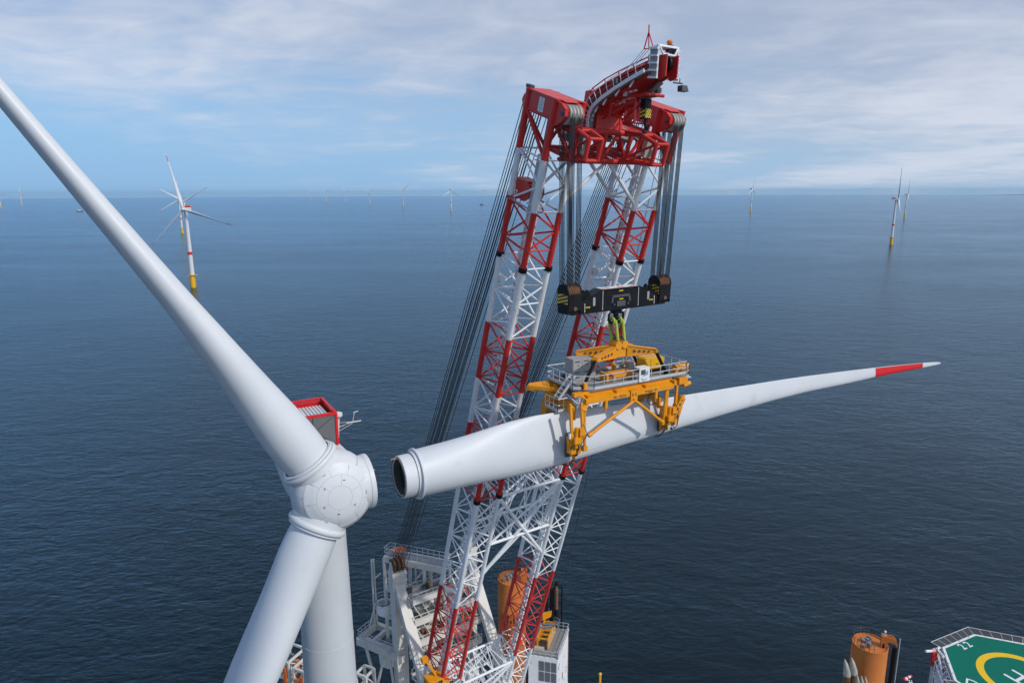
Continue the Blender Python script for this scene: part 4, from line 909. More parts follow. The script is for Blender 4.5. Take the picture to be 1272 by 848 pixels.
# raised rear gallery
zt_ = GO.z - .4
Q = [at_z(476, 693, zt_), at_z(552, 708, zt_)]; dq = (Q[1] - Q[0]).normalized(); pq = V((-dq.y, dq.x, 0))
mb = MB()
for k in (0, 1.8): mb.bar(Q[0] + pq * k, Q[1] + pq * k, .25, .45, pq)
for k in range(10): p = Q[0].lerp(Q[1], k / 9); mb.tube(p, p + pq * 1.8, .12)
cp(mb, 'upper_beam', 'cream', gt)
mb = MB(); railing(mb, [Q[0] + UP * .4, Q[1] + UP * .4, Q[1] + pq * 1.8 + UP * .4, Q[0] + pq * 1.8 + UP * .4], 1.2, .9, .045, closed=True); cp(mb, 'upper_railing', 'rail', gt)
mb = MB(); mb.box((Q[0] + Q[1]) / 2 + pq * .9 + UP * .42, dq * ((Q[1] - Q[0]).length / 2), pq * .85, UP * .04); cp(mb, 'upper_floor', 'grating', gt)
mb = MB()
for t_ in (.0, .32, .66, .98):
    p = Q[0].lerp(Q[1], t_)
    for k in (0, 1.8): mb.tube(p + pq * k, p + pq * k - UP * 13, .26, n=10)
for t_ in (.1, .42, .50, .76):
    p = Q[0].lerp(Q[1], t_); mb.tube(p + pq * .4, p + pq * .2 - UP * 9, .12)
cp(mb, 'gallery_post', 'cream', gt)
mb = MB()
for t_, z in ((.0, 5.0), (.32, 5.0), (.66, 5.0), (0, 9.5), (.32, 9.5), (.66, 9.5)):
    p, q = Q[0].lerp(Q[1], t_) - UP * z, Q[0].lerp(Q[1], t_ + .32) - UP * z; mb.bar(p, q, .15, .2, pq); mb.tube(p, q + UP * (4.2 if t_ == .32 else 3), .13)
    railing(mb, [p + UP * .2, q + UP * .2], 1.1, .8, .04)
for k in range(22):
    t_ = random.random() * .9; z = random.choice((5.0, 9.5)); p = Q[0].lerp(Q[1], t_) - UP * (z - .5) + pq * random.uniform(0, 1.6); mb.box(p, dq * random.uniform(.15, .5), pq * random.uniform(.15, .4), UP * random.uniform(.2, .7))
cp(mb, 'gallery_bracing', 'cream', gt)
mb = MB(); p = Q[0].lerp(Q[1], .2) + pq * .9 + UP * 1.0; mb.lathe(p, UP, [(0, .9), (.25, 1.0), (.3, .9), (.35, .05)], n=20); cp(mb, 'orange_cover', 'lamp', gt)
mb = MB(); p = Q[0].lerp(Q[1], .62) - UP * 4.2; mb.tube(p, p + dq * 1.3 + UP * 1.6, .24, n=10); cp(mb, 'yellow_ram', 'yellow', gt)
mb = MB(); p = Q[0].lerp(Q[1], .0) - UP * 6.8 - pq * .6; mb.lathe(p, UP, [(-2.2, .3), (-1.6, 1.0), (0, 1.2), (0, 1.0)], n=18); cp(mb, 'round_platform', 'white', gt); mb = MB(); mb.lathe(p - UP * 9 + pq * .5, UP, [(-2.0, .5), (-1.2, 1.3), (1.0, 1.5), (1.8, 1.2)], n=18); cp(mb, 'round_tank', 'white', gt); mb = MB(); railing(mb, [p + V((1.25 * math.cos(a), 1.25 * math.sin(a), 0)) for a in [k * math.pi / 4 for k in range(8)]], 1.1, 1.0, .04, closed=True); cp(mb, 'platform_railing', 'rail', gt)
# left outrigger platform with the thin mast
zl = GO.z - 13.5
a, b = at_z(443, 795, zl), at_z(489, 814, zl); d1 = (b - a).normalized(); p1 = V((-d1.y, d1.x, 0))
mb = MB(); mb.bar(a, b + d1 * 1.5, .3, .55, p1); mb.bar(a, a + p1 * 4.2, .3, .45, d1); mb.bar(a + p1 * 4.2, b + p1 * 4.2, .3, .45, p1); mb.bar(a + d1 * 2.2, a + d1 * 2.2 + p1 * 4.2, .25, .35, d1); cp(mb, 'outrigger_beam', 'cream', gt)
mb = MB(); railing(mb, [b + UP * .5, a + UP * .5, a + p1 * 4.2 + UP * .5], 1.2, .9, .045, toe=.1); mb.box((a + b) / 2 + p1 * .4 + UP * .5, d1 * 2.4, p1 * .4, UP * .04); cp(mb, 'outrigger_railing', 'rail', gt)
mb = MB(); mb.tube(a + d1 * 1.4, b - UP * 16 - d1 * 1.2, .24); mb.tube(b - UP * .5 - d1 * 1.0, b - UP * 16 + d1 * .8, .2); n0 = (a + d1 * 1.4).lerp(b - UP * 16 - d1 * 1.2, .42); mb.tube(n0, a.lerp(b, .75), .2); mb.tube(n0, b - UP * 5.5 + d1 * 1.2, .2); mb.tube(n0 - UP * 6, b - UP * 6 + d1 * 1.2, .18); cp(mb, 'outrigger_strut', 'cream', gt)
mb = MB(); p = at(466.5, 778, (a + p1 * 3).dot(CF)); q = p + UP * 11.3; x_ = CU_ * .28
mb.bar(p - x_, q - x_, .11, .11, CU_); mb.bar(p + x_ * .6, q + x_ * .2, .09, .09, CU_); mb.tube(p + UP * 8, p + UP * 8.6 + CU_ * 1.1, .12); mb.tube(p + UP * 3, p + UP * 4.2 + CU_ * .9, .1); mb.tube(p + UP * 4, p - CU_ * 1.9 - UP * 2.0, .12); mb.tube(p + UP * 3.2, p + UP * 1.2 + CU_ * 1.6, .1); cp(mb, 'mast', 'cream', gt)
# machinery deck under the gantry and boom foot (below the picture)
dc = GO + CF_ * 9 + CU_ * (BW / 2); mb = MB(); mb.box(V((dc.x, dc.y, -84.5)), CU_ * 9.5, CF_ * 12, UP * 1.2); mb.lathe((dc.x, dc.y, 0), UP, [(-95, 6), (-86, 6)], n=40); cp(mb, 'slewing_deck', 'white')

# machinery house at the foot of the right boom
HA = at(691, 818.5, 100); zr = HA.z
hx = (HA - at_z(664, 814, zr)).normalized(); hy = (at_z(705, 782, zr) - HA); HLn = hy.length; hy.normalize(); HWd = (HA - at_z(655, 812.5, zr)).length
HO = HA - hx * HWd / 2 + hy * HLn / 2
mh = empty('machinery_house', None, parent=crane)
mb = MB(); mb.box(HO - UP * 9, hx * HWd / 2, hy * HLn / 2, UP * 9); cp(mb, 'house_wall', 'white', mh)
mb = MB(); mb.box(HO + UP * .03, hx * (HWd / 2 - .15), hy * (HLn / 2 - .15), UP * .04); cp(mb, 'house_roof', 'deck', mh)
mb = MB()
for sx in (-1, 1): mb.bar(HO + hx * (HWd / 2 * sx) - hy * HLn / 2 + UP * .12, HO + hx * (HWd / 2 * sx) + hy * HLn / 2 + UP * .12, .08, .15, hx)
railing(mb, [HO - hx * HWd / 2 - hy * HLn / 2, HO + hx * HWd / 2 - hy * HLn / 2, HO + hx * HWd / 2 + hy * HLn / 2, HO - hx * HWd / 2 + hy * HLn / 2], 1.1, .9, .035, closed=True); cp(mb, 'roof_railing', 'rail', mh)
for i in range(3):
    for j in range(2):
        c = HA - hx * (.55 + .92 * i) - hy * .02 - UP * (1.5 + 1.75 * j); mb = MB(); mb.box(c, hx * .38, hy * .04, UP * .78); cp(mb, 'window', 'mesh', mh)
random.seed(11)
for k in range(9):
    mb = MB()
    c = HA + hx * .012 + hy * random.uniform(.4, HLn - .5) - UP * random.uniform(1.5, 8); w_ = random.uniform(.1, .3)
    mb.prism([c + hy * (w_ * math.cos(a) * random.uniform(.6, 1.3)) + UP * (w_ * 2.2 * math.sin(a) * random.uniform(.6, 1.3)) for a in [q * math.pi / 4 for q in range(8)]], hx * -.01); cp(mb, 'rust_patch', 'rust', mh)
mb = MB()
for k in range(14): mb.box(HA + hx * .02 + hy * (HLn - .25) - UP * (.8 + k * .55), hx * .03, hy * .12, UP * .16)
mb.bar(HA + hx * .015 + hy * (HLn - .25), HA + hx * .015 + hy * (HLn - .25) - UP * 9, .02, .05, hx); cp(mb, 'corner_ladder', 'rust', mh)

# yellow lifting gear stowed on its roof
YO = HO + hy * .6 + UP * .15
yg = empty('lifting_gear', YO, 'yellow steel frame with ribbed panels stowed on the roof of the white machinery house', 'lifting gear')
mb = MB()
for sx in (-.9, .7):
    for k in range(5): mb.bar(YO + hx * (sx - .4) + hy * (-2.6 + k * 1.05) + UP * .1, YO + hx * (sx - .4) + hy * (-2.6 + k * 1.05) + UP * 1.7, .09, .09, hx)
    for z in (.1, .9, 1.7): mb.bar(YO + hx * (sx - .4) + hy * -2.7 + UP * z, YO + hx * (sx - .4) + hy * 1.8 + UP * z, .11, .09, UP)
for k in range(5): mb.bar(YO + hx * -1.3 + hy * (-2.6 + k * 1.05) + UP * 1.7, YO + hx * .3 + hy * (-2.6 + k * 1.05) + UP * 1.7, .10, .09, UP)
mb.prism([YO + hx * -1.6 + hy * 1.5 + UP * 1.8, YO + hx * -.4 + hy * 2.0 + UP * 2.4, YO + hx * -.4 + hy * 2.2 + UP * 3.2, YO + hx * -1.6 + hy * 1.7 + UP * 3.0], hy * .25); mb.build('yellow_frame', 'yellow', yg, YO)
mb = MB()
for k in range(4): mb.box(YO + hx * .34 + hy * (-2.1 + k * 1.05) + UP * .9, hx * .03, hy * .4, UP * .7)
mb.build('ribbed_panel', 'beige', yg, YO)
mb = MB(); mb.tube(YO + hx * -1.2 + hy * .4 + UP * 2.0, YO + hx * .9 + hy * .8 + UP * 2.1, .2, n=10); mb.tube(YO + hx * -1.2 + hy * -.4 + UP * 2.0, YO + hx * .2 + hy * 0 + UP * 2.2, .15, n=10); railing(mb, [YO + hx * .3 + hy * 1.6 + UP * 1.7, YO + hx * 1.2 + hy * 1.2 + UP * 1.7, YO + hx * 1.2 + hy * .2 + UP * 1.7], 1.0, .6, .06); mb.build('steel_arm', 'steel', yg, YO)
mb = MB(); mb.box(YO - hx * .9 - hy * 3.0 + UP * .2, hx * .7, hy * .3, UP * .25); mb.build('beige_box', 'beige', yg, YO)

# ---------------------------------------------------------------- the yoke that grips the blade
YT = 25.9; Y0 = HUB + B_ * YT
def yp(e, k, z): return Y0 + B_ * e + NH * k + UP * z           # along the blade, towards the camera, up
yk = empty('lifting_yoke', yp(0, 0, 0), 'yellow blade lifting yoke with grey railed platform gripping the hanging blade', 'lifting yoke')
def yb(mb, name, m_, par=yk, ang=35): return mb.build(name, m_, par, Y0, ang)
ZP = 4.85
# platform
poly = [(-5.5, -3.1), (6.2, -2.9), (6.4, 1.9), (-4.0, 2.0), (-5.5, 1.0)]
mb = MB(); mb.prism([yp(e, k, ZP) for e, k in poly], -UP * .12); yb(mb, 'platform_deck', 'deck')
mb = MB(); pts = [yp(e, k, ZP) for e, k in poly]
railing(mb, pts, 1.15, 1.05, .038, rails=(.52, 1.0), closed=True, toe=.12)
# small raised end bay on the right and the landing on the left
railing(mb, [yp(6.45, 1.9, ZP - .45), yp(7.1, 1.5, ZP - .45), yp(7.1, .2, ZP - .45)], 1.2, .7, .04, toe=.1); mb.box(yp(6.75, 1.0, ZP - .45), B_ * .4, NH * .8, UP * .05)
railing(mb, [yp(-6.6, -1.6, ZP - 2.0), yp(-6.6, .4, ZP - 2.0), yp(-5.4, .4, ZP - 2.0)], 1.1, .6, .04, closed=False, toe=.1); mb.box(yp(-6.0, -.6, ZP - 2.0), B_ * .6, NH * 1.0, UP * .05)
for k in (-.2, .5): mb.bar(yp(-6.6, k, ZP - .9), yp(-5.1, k + .3, ZP + 1.1), .05, .1, NH)
for k in range(6): mb.bar(yp(-6.5 + .25 * k, -.2, ZP - .7 + .3 * k), yp(-6.5 + .25 * k, .55, ZP - .7 + .3 * k), .09, .02, B_)
yb(mb, 'platform_railing', 'rail')
mb = MB()
for k in range(6): e0_ = 3.6 + k * .5; mb.bar(yp(e0_, -2.85, ZP + .1), yp(e0_ + .25, -2.85, ZP + 1.0), .03, .03, NH); mb.bar(yp(e0_ + .25, -2.85, ZP + 1.0), yp(e0_ + .5, -2.85, ZP + .1), .03, .03, NH)
yb(mb, 'railing_lattice', 'rail')
mb = MB(); mb.box(yp(1.35, 2.05, ZP + .62), B_ * .58, NH * .03, UP * .62); mb.box(yp(1.35, 1.65, ZP + 1.2), B_ * .58, NH * .35, UP * .05); sg = yb(mb, 'sign_panel', 'mark')
mb = MB(); mb.box(yp(1.2, 2.085, ZP + .85), B_ * .26, NH * .01, UP * .22); yb(mb, 'sign_emblem', 'dark', sg)
mb = MB(); mb.prism([yp(1.1, 2.09, ZP + .42), yp(1.75, 2.09, ZP + .62), yp(1.7, 2.09, ZP + .98), yp(1.4, 2.09, ZP + .72)], NH * .012); yb(mb, 'sign_swoosh', 'blue', sg)
mb = MB(); mb.path([yp(1.05, 2.09, ZP + .36), yp(1.08, 2.09, ZP + .18), yp(1.3, 2.09, ZP + .13), yp(1.6, 2.09, ZP + .24)], .03, n=5); yb(mb, 'sign_stroke', 'dark', sg)
# main frame under the platform
mb = MB(); mb.bar(yp(-5.8, 1.5, ZP - .33), yp(4.9, 1.5, ZP - .33), .16, .2, UP); mb.prism([yp(-5.2, 1.55, ZP - .46), yp(4.6, 1.55, ZP - .46), yp(4.6, 2.3, ZP - .66), yp(-5.0, 2.3, ZP - .66)], -UP * .05); mb.bar(yp(-5.0, 2.15, ZP - .88), yp(4.6, 2.15, ZP - .88), .18, .17, UP)
mb.bar(yp(-5.6, -1.7, ZP - .55), yp(6.0, -1.7, ZP - .55), .35, .3, UP)
for e in (-4.6, -1.6, 1.6, 4.9): mb.bar(yp(e, -2.2, ZP - .45), yp(e, 2.2, ZP - .62), .22, .16, UP)
mb.bar(yp(-4.6, 1.9, ZP - .75), yp(-5.2, 2.15, ZP - 1.6), .2, .2, B_)
mb.prism([yp(-2.0, 1.8, ZP - .85), yp(2.0, 1.8, ZP - .85), yp(1.6, 2.2, ZP - .85), yp(-1.6, 2.2, ZP - .85)], -UP * .1); yb(mb, 'main_frame', 'yellow')
mb = MB(); mb.box(yp(.2, 0, ZP - .45), B_ * 5.5, NH * 1.1, UP * .28); yb(mb, 'frame_core', 'dark')
mb = MB(); mb.prism([yp(-4.4, -2.6, ZP - .1), yp(-7.4, -3.0, ZP - .15), yp(-7.8, -2.7, ZP - .35), yp(-7.4, -2.3, ZP - .45), yp(-4.4, -1.9, ZP - .4)], -UP * .28); mb.bar(yp(-7.6, -2.7, ZP - .4), yp(-4.6, .4, ZP - .5), .15, .16, UP); yb(mb, 'outrigger_arm', 'yellow')
mb = MB(); mb.box(yp(-7.9, -2.75, ZP - .55), B_ * .12, NH * .12, UP * .2); yb(mb, 'arm_lamp', 'wood')
mb = MB(); mb.tube(yp(5.8, 1.0, ZP + .35), yp(7.2, 1.0, ZP + .35), .36, n=14); mb.lathe(yp(7.2, 1.0, ZP + .35), B_, [(0, .36), (.12, .3), (.2, .1)], n=14, capb=True); mb.box(yp(5.9, 1.9, ZP - .55), B_ * .5, NH * .25, UP * .3); mb.tube(yp(6.0, 2.0, ZP - 1.05), yp(6.9, 1.9, ZP - .95), .2, n=10); yb(mb, 'end_cylinder', 'yellow')
for s_, e in (('ABCDE', -1.7),): pass
mb = text_mb('BLL  BOXI', .30, yp(-1.5, 2.328, ZP - .88), B_, UP, 0.004, 0.006); yb(mb, 'lettering', 'dark')
mb = text_mb('Weight  97', .30, yp(1.95, 2.328, ZP - .88), B_, UP, 0.004, 0.006); yb(mb, 'lettering', 'dark')
mb = MB(); mb.box(yp(0.0, 2.25, ZP - 1.0), B_ * .36, NH * .18, UP * .46); mb.tube(yp(0, 2.1, ZP - 1.38), yp(0, 2.6, ZP - 1.38), .16, n=12); yb(mb, 'strut_bracket', 'yellow')
mb = MB()
for e in (-.16, .16): mb.box(yp(e, 2.44, ZP - .9), B_ * .05, NH * .01, UP * .14)
yb(mb, 'bracket_slot', 'dark')
for e in (-2.9, 2.6):
    mb = MB(); mb.bar(yp(e, 2.2, ZP - 1.0), yp(e, 2.2, ZP - 1.7), .12, .14, B_); mb.tube(yp(e, 2.2, ZP - 1.2), yp(e, 2.2, ZP - 2.0), .08); yb(mb, 'guide_post', 'yellow')
# long struts
for e1_, z1 in ((-4.75, 1.15), (3.05, 1.05)):
    mb = MB(); p, q = yp(.12 * (1 if e1_ > 0 else -1), 2.45, ZP - 1.5), yp(e1_, 2.55, z1); mb.tube(p, q, .14, n=12); mb.lathe(p.lerp(q, .96), (q - p), [(0, .19), (.35, .19)], n=12, capa=True, capb=True); yb(mb, 'strut', 'yellow')
# clamps: a front leg with cylinders, a curved rear arm, strap and pad
def clamp(e, zoff=0.0, out=1):
    c = empty('clamp', None, parent=yk)
    hc = interp(SECT, YT - 5.15 + e, 2); zc = interp(SECT, YT - 5.15 + e, 1); ht = interp(SECT, YT - 5.15 + e, 3)
    zb = zc - hc                                             # lower edge of the blade here
    kf = ht + .75
    zs = zb; zb = zb + out * .8
    mb = MB(); o = .55
    for d in (-o, o):
        mb.bar(yp(e + d, 2.1, ZP - .9), yp(e + d + .05, kf + .35, zc + .9), .12, .11, NH)
        mb.bar(yp(e + d + .05, kf + .35, zc + .9), yp(e + d * .6 - .25 * (1 if e < 0 else -.6), kf + .1, zb + 1.1), .12, .12, NH)
    mb.bar(yp(e - .7, kf + .25, zc + .75), yp(e + .7, kf + .25, zc + .75), .15, .12, UP); mb.box(yp(e, kf, zb + 1.1), B_ * .5, NH * .28, UP * .22)
    mb.tube(yp(e - .45, kf + .05, zb + .95), yp(e + .45, kf + .05, zb + .95), .22, n=12); mb.box(yp(e - .1, kf - .35, zc - .1), B_ * .36, NH * .12, UP * .7)
    yb(mb, 'clamp_leg', 'yellow', c)
    mb = MB(); mb.tube(yp(e - .2, kf + .55, zc + 1.7), yp(e - .15, kf + .4, zc - .1), .18, n=12); mb.tube(yp(e + .25, kf + .55, zc + 1.2), yp(e + .2, kf + .3, zb + .9), .17, n=12); mb.tube(yp(e - .75, kf + .1, zc + .9), yp(e - .55, kf + .1, zb + 1.1), .15, n=12)
    mb.box(yp(e + .25, kf + .55, zc + 1.3), B_ * .22, NH * .22, UP * .3); mb.box(yp(e - .2, kf + .6, zc + .6), B_ * .28, NH * .2, UP * .25); yb(mb, 'clamp_cylinder', 'yellow', c)
    mb = MB()
    for k in range(9): mb.box(yp(e + random.uniform(-.5, .5), kf + random.uniform(.1, .5), zc + random.uniform(-.9, 1.6)), B_ * random.uniform(.05, .12), NH * random.uniform(.05, .12), UP * random.uniform(.05, .16))
    pts = [yp(e + .5, kf + .5, zc + 1.9), yp(e + .75, kf + .8, zc + 1.1), yp(e + .4, kf + .7, zc + .5), yp(e + .1, kf + .5, zc - .3)]; mb.path(pts, .035, n=5)
    mb.tube(yp(e + .1, kf + .5, zc + .3), yp(e + .12, kf + .35, zb + 1.0), .08); yb(mb, 'clamp_fitting', 'dark', c)
    mb = MB(); mb.box(yp(e - .62, kf + .32, zc + 1.0), B_ * .16, NH * .1, UP * .22); yb(mb, 'control_box', 'mark', c)
    for d in (-.75, .8):                                        # slim tie bar beside the leg
        if (d > 0) == (e < 0): mb = MB(); mb.tube(yp(e + d, 2.15, ZP - 1.2), yp(e + d + .05, kf + .3, zb + 1.25), .13, n=10); mb.box(yp(e + d + .05, kf + .25, zb + 1.2), B_ * .2, NH * .2, UP * .22); yb(mb, 'tie_bar', 'yellow', c)
    # rear arm curving over the top edge and down the far side
    mb = MB(); prof = [(-1.6, ZP - .6), (-2.4, ZP - 1.0), (-2.9, zc + hc * .8), (-3.0, zc), (-2.5, zc - hc * .7), (-2.0, zc - hc * .7), (-2.35, zc), (-2.1, zc + hc * .75), (-1.2, zc + hc + .75), (-.6, zc + hc + 1.3)]
    mb.prism([yp(e - .35, k, z) for k, z in prof], B_ * .7); yb(mb, 'rear_arm', 'yellow', c)
    mb = MB(); prof = [(-1.9, zc + hc + .55), (-1.0, zc + hc + 1.0), (.6, zc + hc + 1.1), (1.3, zc + hc + .6), (1.3, zc + hc * .8), (.5, zc + hc + .25), (-.6, zc + hc + .25), (-1.4, zc + hc * .7)]
    mb.prism([yp(e + (.15 if e < 0 else -.95), k, z) for k, z in prof], B_ * .4); yb(mb, 'top_saddle', 'yellow', c)
    mb = MB(); mb.box(yp(e, ht * .9 + .14, zc - .2), B_ * .42, NH * .10, UP * hc * .45); yb(mb, 'pad', 'dark', c)
    # lashing under the leading edge
    mb = MB(); mb.path([yp(e, kf - .05, zb + .65), yp(e + .1, kf - .15, zb + .2)], .12, n=8); mb.torus(yp(e + .05, kf - .1, zb + .42), B_, .2, .07, n=16); yb(mb, 'shackle', 'yellow', c)
    mb = MB(); mb.path([yp(e + .1, kf - .15, zb + .3), yp(e + .1, ht * .8, zs + .15), yp(e + .1, 0, zs - .1), yp(e + .1, -ht, zs + .3), yp(e + .1, -2.2, zs + 1.0)], .07, n=6); yb(mb, 'strap', 'wood', c)
    return c, kf, zc, zb
random.seed(5)
c1 = clamp(-5.9); c2 = clamp(4.6)
# folded outer arm on the right
mb = MB(); cc, kf, zc, zb = c2
mb.bar(yp(4.85, kf + .2, zc + .3), yp(6.05, kf + .3, zc + 2.3), .28, .3, NH); mb.bar(yp(5.65, kf + .1, zc - .1), yp(6.15, kf + .1, zc + 1.4), .14, .14, NH); mb.box(yp(5.10, kf + .2, zc + .1), B_ * .3, NH * .3, UP * .3); mb.box(yp(4.25, kf, zc + .9), B_ * .35, NH * .2, UP * .75); mb.tube(yp(5.95, kf + .3, zc + 2.2), yp(6.30, kf + .3, zc + 2.35), .16, n=10); yb(mb, 'folded_arm', 'yellow')
mb = MB()
for k in range(4): mb.box(yp(5.15 + .24 * k, kf + .52, zc + .9 + .4 * k), B_ * .1, NH * .05, UP * .1)
mb.path([yp(4.75, kf + .4, zc + .2), yp(5.05, kf + .6, zc - .5), yp(5.55, kf + .4, zc - .3), yp(5.75, kf + .3, zc + .6)], .05, n=6); yb(mb, 'arm_hose', 'dark')
mb = MB(); mb.torus(yp(3.4, .9, zc + 2.25), NH, .55, .05, n=24); yb(mb, 'cable_loop', 'dark')
# spreader cross on top
SN = yp(.35, -.45, 7.35)
sp = empty('spreader_cross', None, parent=yk)
tips = [(-3.4, 1.2, 7.2), (-2.9, -2.3, 7.05), (3.4, 1.1, 7.2), (3.1, -2.3, 7.05)]
for e, k, z in tips:
    mb = MB(); t_ = yp(e, k, z); d = (t_ - SN); sd = V((-d.y, d.x, 0)).normalized() * .10; st = SN + d.normalized() * .75
    for m_ in (-1, 1):
        a = st + sd * 1.6 * m_; b = t_ + sd * 1.2 * m_
        mb.prism([a + UP * .42, b + UP * .16, b - UP * .12, a - UP * .55], sd * .5 * m_)
    mb.bar(st + UP * .43, t_ + UP * .17, .26, .03, sd); mb.bar(st - UP * .56, t_ - UP * .13, .26, .03, sd); mb.tube(t_ - sd * 3, t_ + sd * 3, .14, n=10)
    arm = yb(mb, 'spreader_arm', 'yellow', sp)
    mb = MB()
    for q in (.25, .42, .58, .74): c_ = st.lerp(t_, q); mb.tube(c_ - UP * .05 - sd * 2.6, c_ - UP * .05 + sd * 2.6, .15 - .07 * q, n=12)
    yb(mb, 'lightening_hole', 'dark', sp)
    mb = MB(); f_ = yp(e * 1.38, k * 1.0 + (.1 if k > 0 else 0), ZP + .05); mb.tube(t_ - UP * .1, f_, .15, n=10); mb.box(f_ + UP * .12, B_ * .2, NH * .2, UP * .14); yb(mb, 'link_bar', 'black', sp)
mb = MB(); mb.box(SN - UP * .05, B_ * .72, NH * .42, UP * .55); 
for e in (-.36, .36): mb.tube(SN + B_ * e - NH * .5 + UP * .5, SN + B_ * e + NH * .55 + UP * .5, .36, n=18)
yb(mb, 'spreader_node', 'yellow', sp)
# cabinet, generator, tray and bits on the deck
mb = MB(); cbx = yp(-3.35, -1.4, ZP + 1.02); mb.box(cbx, B_ * .95, NH * .62, UP * 1.02); cab = yb(mb, 'control_cabinet', 'grey')
for e in (-.47, .47):
    for z in (-.5, .48):
        mb = MB(); mb.box(cbx + B_ * e + NH * .635 + UP * z, B_ * .42, NH * .015, UP * .44); yb(mb, 'cabinet_door', 'grey', cab)
        mb = MB(); mb.box(cbx + B_ * (e - .02) + NH * .66 + UP * (z + .3), B_ * .26, NH * .01, UP * .05); mb.box(cbx + B_ * (e + .05) + NH * .66 + UP * (z - .02), B_ * .05, NH * .02, UP * .05); yb(mb, 'door_vent', 'dark', cab)
mb = MB(); gx = yp(4.2, -.55, ZP + .85); mb.prism([gx + B_ * a + UP * b - NH * .6 for a, b in ((-1.1, -.5), (1.1, -.5), (1.1, .42), (.95, .55), (-.95, .55), (-1.1, .42))], NH * 1.2); gen = yb(mb, 'generator', 'genyel')
mb = MB(); mb.box(gx - UP * .66, B_ * 1.1, NH * .6, UP * .16); yb(mb, 'generator_base', 'black', gen)
mb = MB(); mb.bar(gx - B_ * .45 + NH * .605 - UP * .4, gx - B_ * .45 + NH * .605 + UP * .45, .015, .012, B_); mb.bar(gx - B_ * .9 + UP * .555, gx + B_ * .9 + UP * .555, .012, .012, NH)
for e in (.25, .45): mb.box(gx + B_ * e + NH * .61 - UP * .1, B_ * .07, NH * .01, UP * .05)
yb(mb, 'generator_mark', 'dark', gen)
mb = MB()
for a, b in (((-.9, -.4), (1.2, -.4)), ((-.9, .7), (1.2, .7)), ((-.9, -.4), (-.9, .7)), ((1.2, -.4), (1.2, .7))): mb.bar(yp(a[0], a[1], ZP + .45), yp(b[0], b[1], ZP + .45), .14, .10, UP)
for e, k in ((-.9, -.4), (1.2, -.4), (-.9, .7), (1.2, .7)): mb.bar(yp(e, k, ZP), yp(e, k, ZP + .5), .12, .12, B_)
mb.box(yp(-1.7, .3, ZP + .4), B_ * .12, NH * .5, UP * .4); yb(mb, 'tool_tray', 'yellow')
mb = MB()
for e, k in ((2.5, -1.8), (3.0, -2.4), (1.2, -2.2), (-1.0, -2.4)): mb.tube(yp(e, k, ZP), yp(e, k, ZP + .6), .16, n=10); mb.box(yp(e, k, ZP + .62), B_ * .25, NH * .15, UP * .08)
mb.box(yp(-4.6, 1.5, ZP + .3), B_ * .18, NH * .18, UP * .3); mb.box(yp(5.4, 1.5, ZP + .25), B_ * .15, NH * .2, UP * .25); yb(mb, 'bollard', 'yellow')
mb = MB(); mb.box(yp(-2.0, -1.4, ZP + .4), B_ * .3, NH * .4, UP * .4); mb.box(yp(2.3, -1.2, ZP + .5), B_ * .3, NH * .25, UP * .5); mb.tube(yp(2.1, -2.0, ZP), yp(2.1, -2.0, ZP + 1.7), .06); mb.tube(yp(2.5, -2.0, ZP), yp(2.5, -2.0, ZP + 1.5), .06); yb(mb, 'deck_box', 'grey')

# slings between hook and spreader
hk = MBO - UP * 1.62
for sg_, lab in ((-1, 'yellow green round sling on the left prong of the big black hook'), (1, 'yellow green round sling on the right prong of the big black hook')):
    pa = hk + CU_ * sg_ * .42 - UP * .95; pb = SN + B_ * sg_ * .36 + UP * .5
    se = empty('lifting_sling', pb, lab, 'sling', 'slings between the hook and the yoke')
    for d in (-1, 1):
        mb = MB(); mb.tube(pa + CF_ * .30 * d + CU_ * .12 * d, pb + NH * .32 * d + B_ * .10 * d, .13, n=10); mb.build('sling_leg', 'sling', se, pb)
    mb = MB(); mb.torus(pa - UP * .1, CU_, .26, .12, n=20, k=8); mb.build('sling_eye', 'sling', se, pb)
    mb = MB(); mb.tube(pa - UP * .3 + CU_ * .2 * sg_, pb + UP * .3, .05); mb.torus(pb + UP * .2, B_, .40, .08, n=16); mb.build('shackle', 'dark', se, pb)

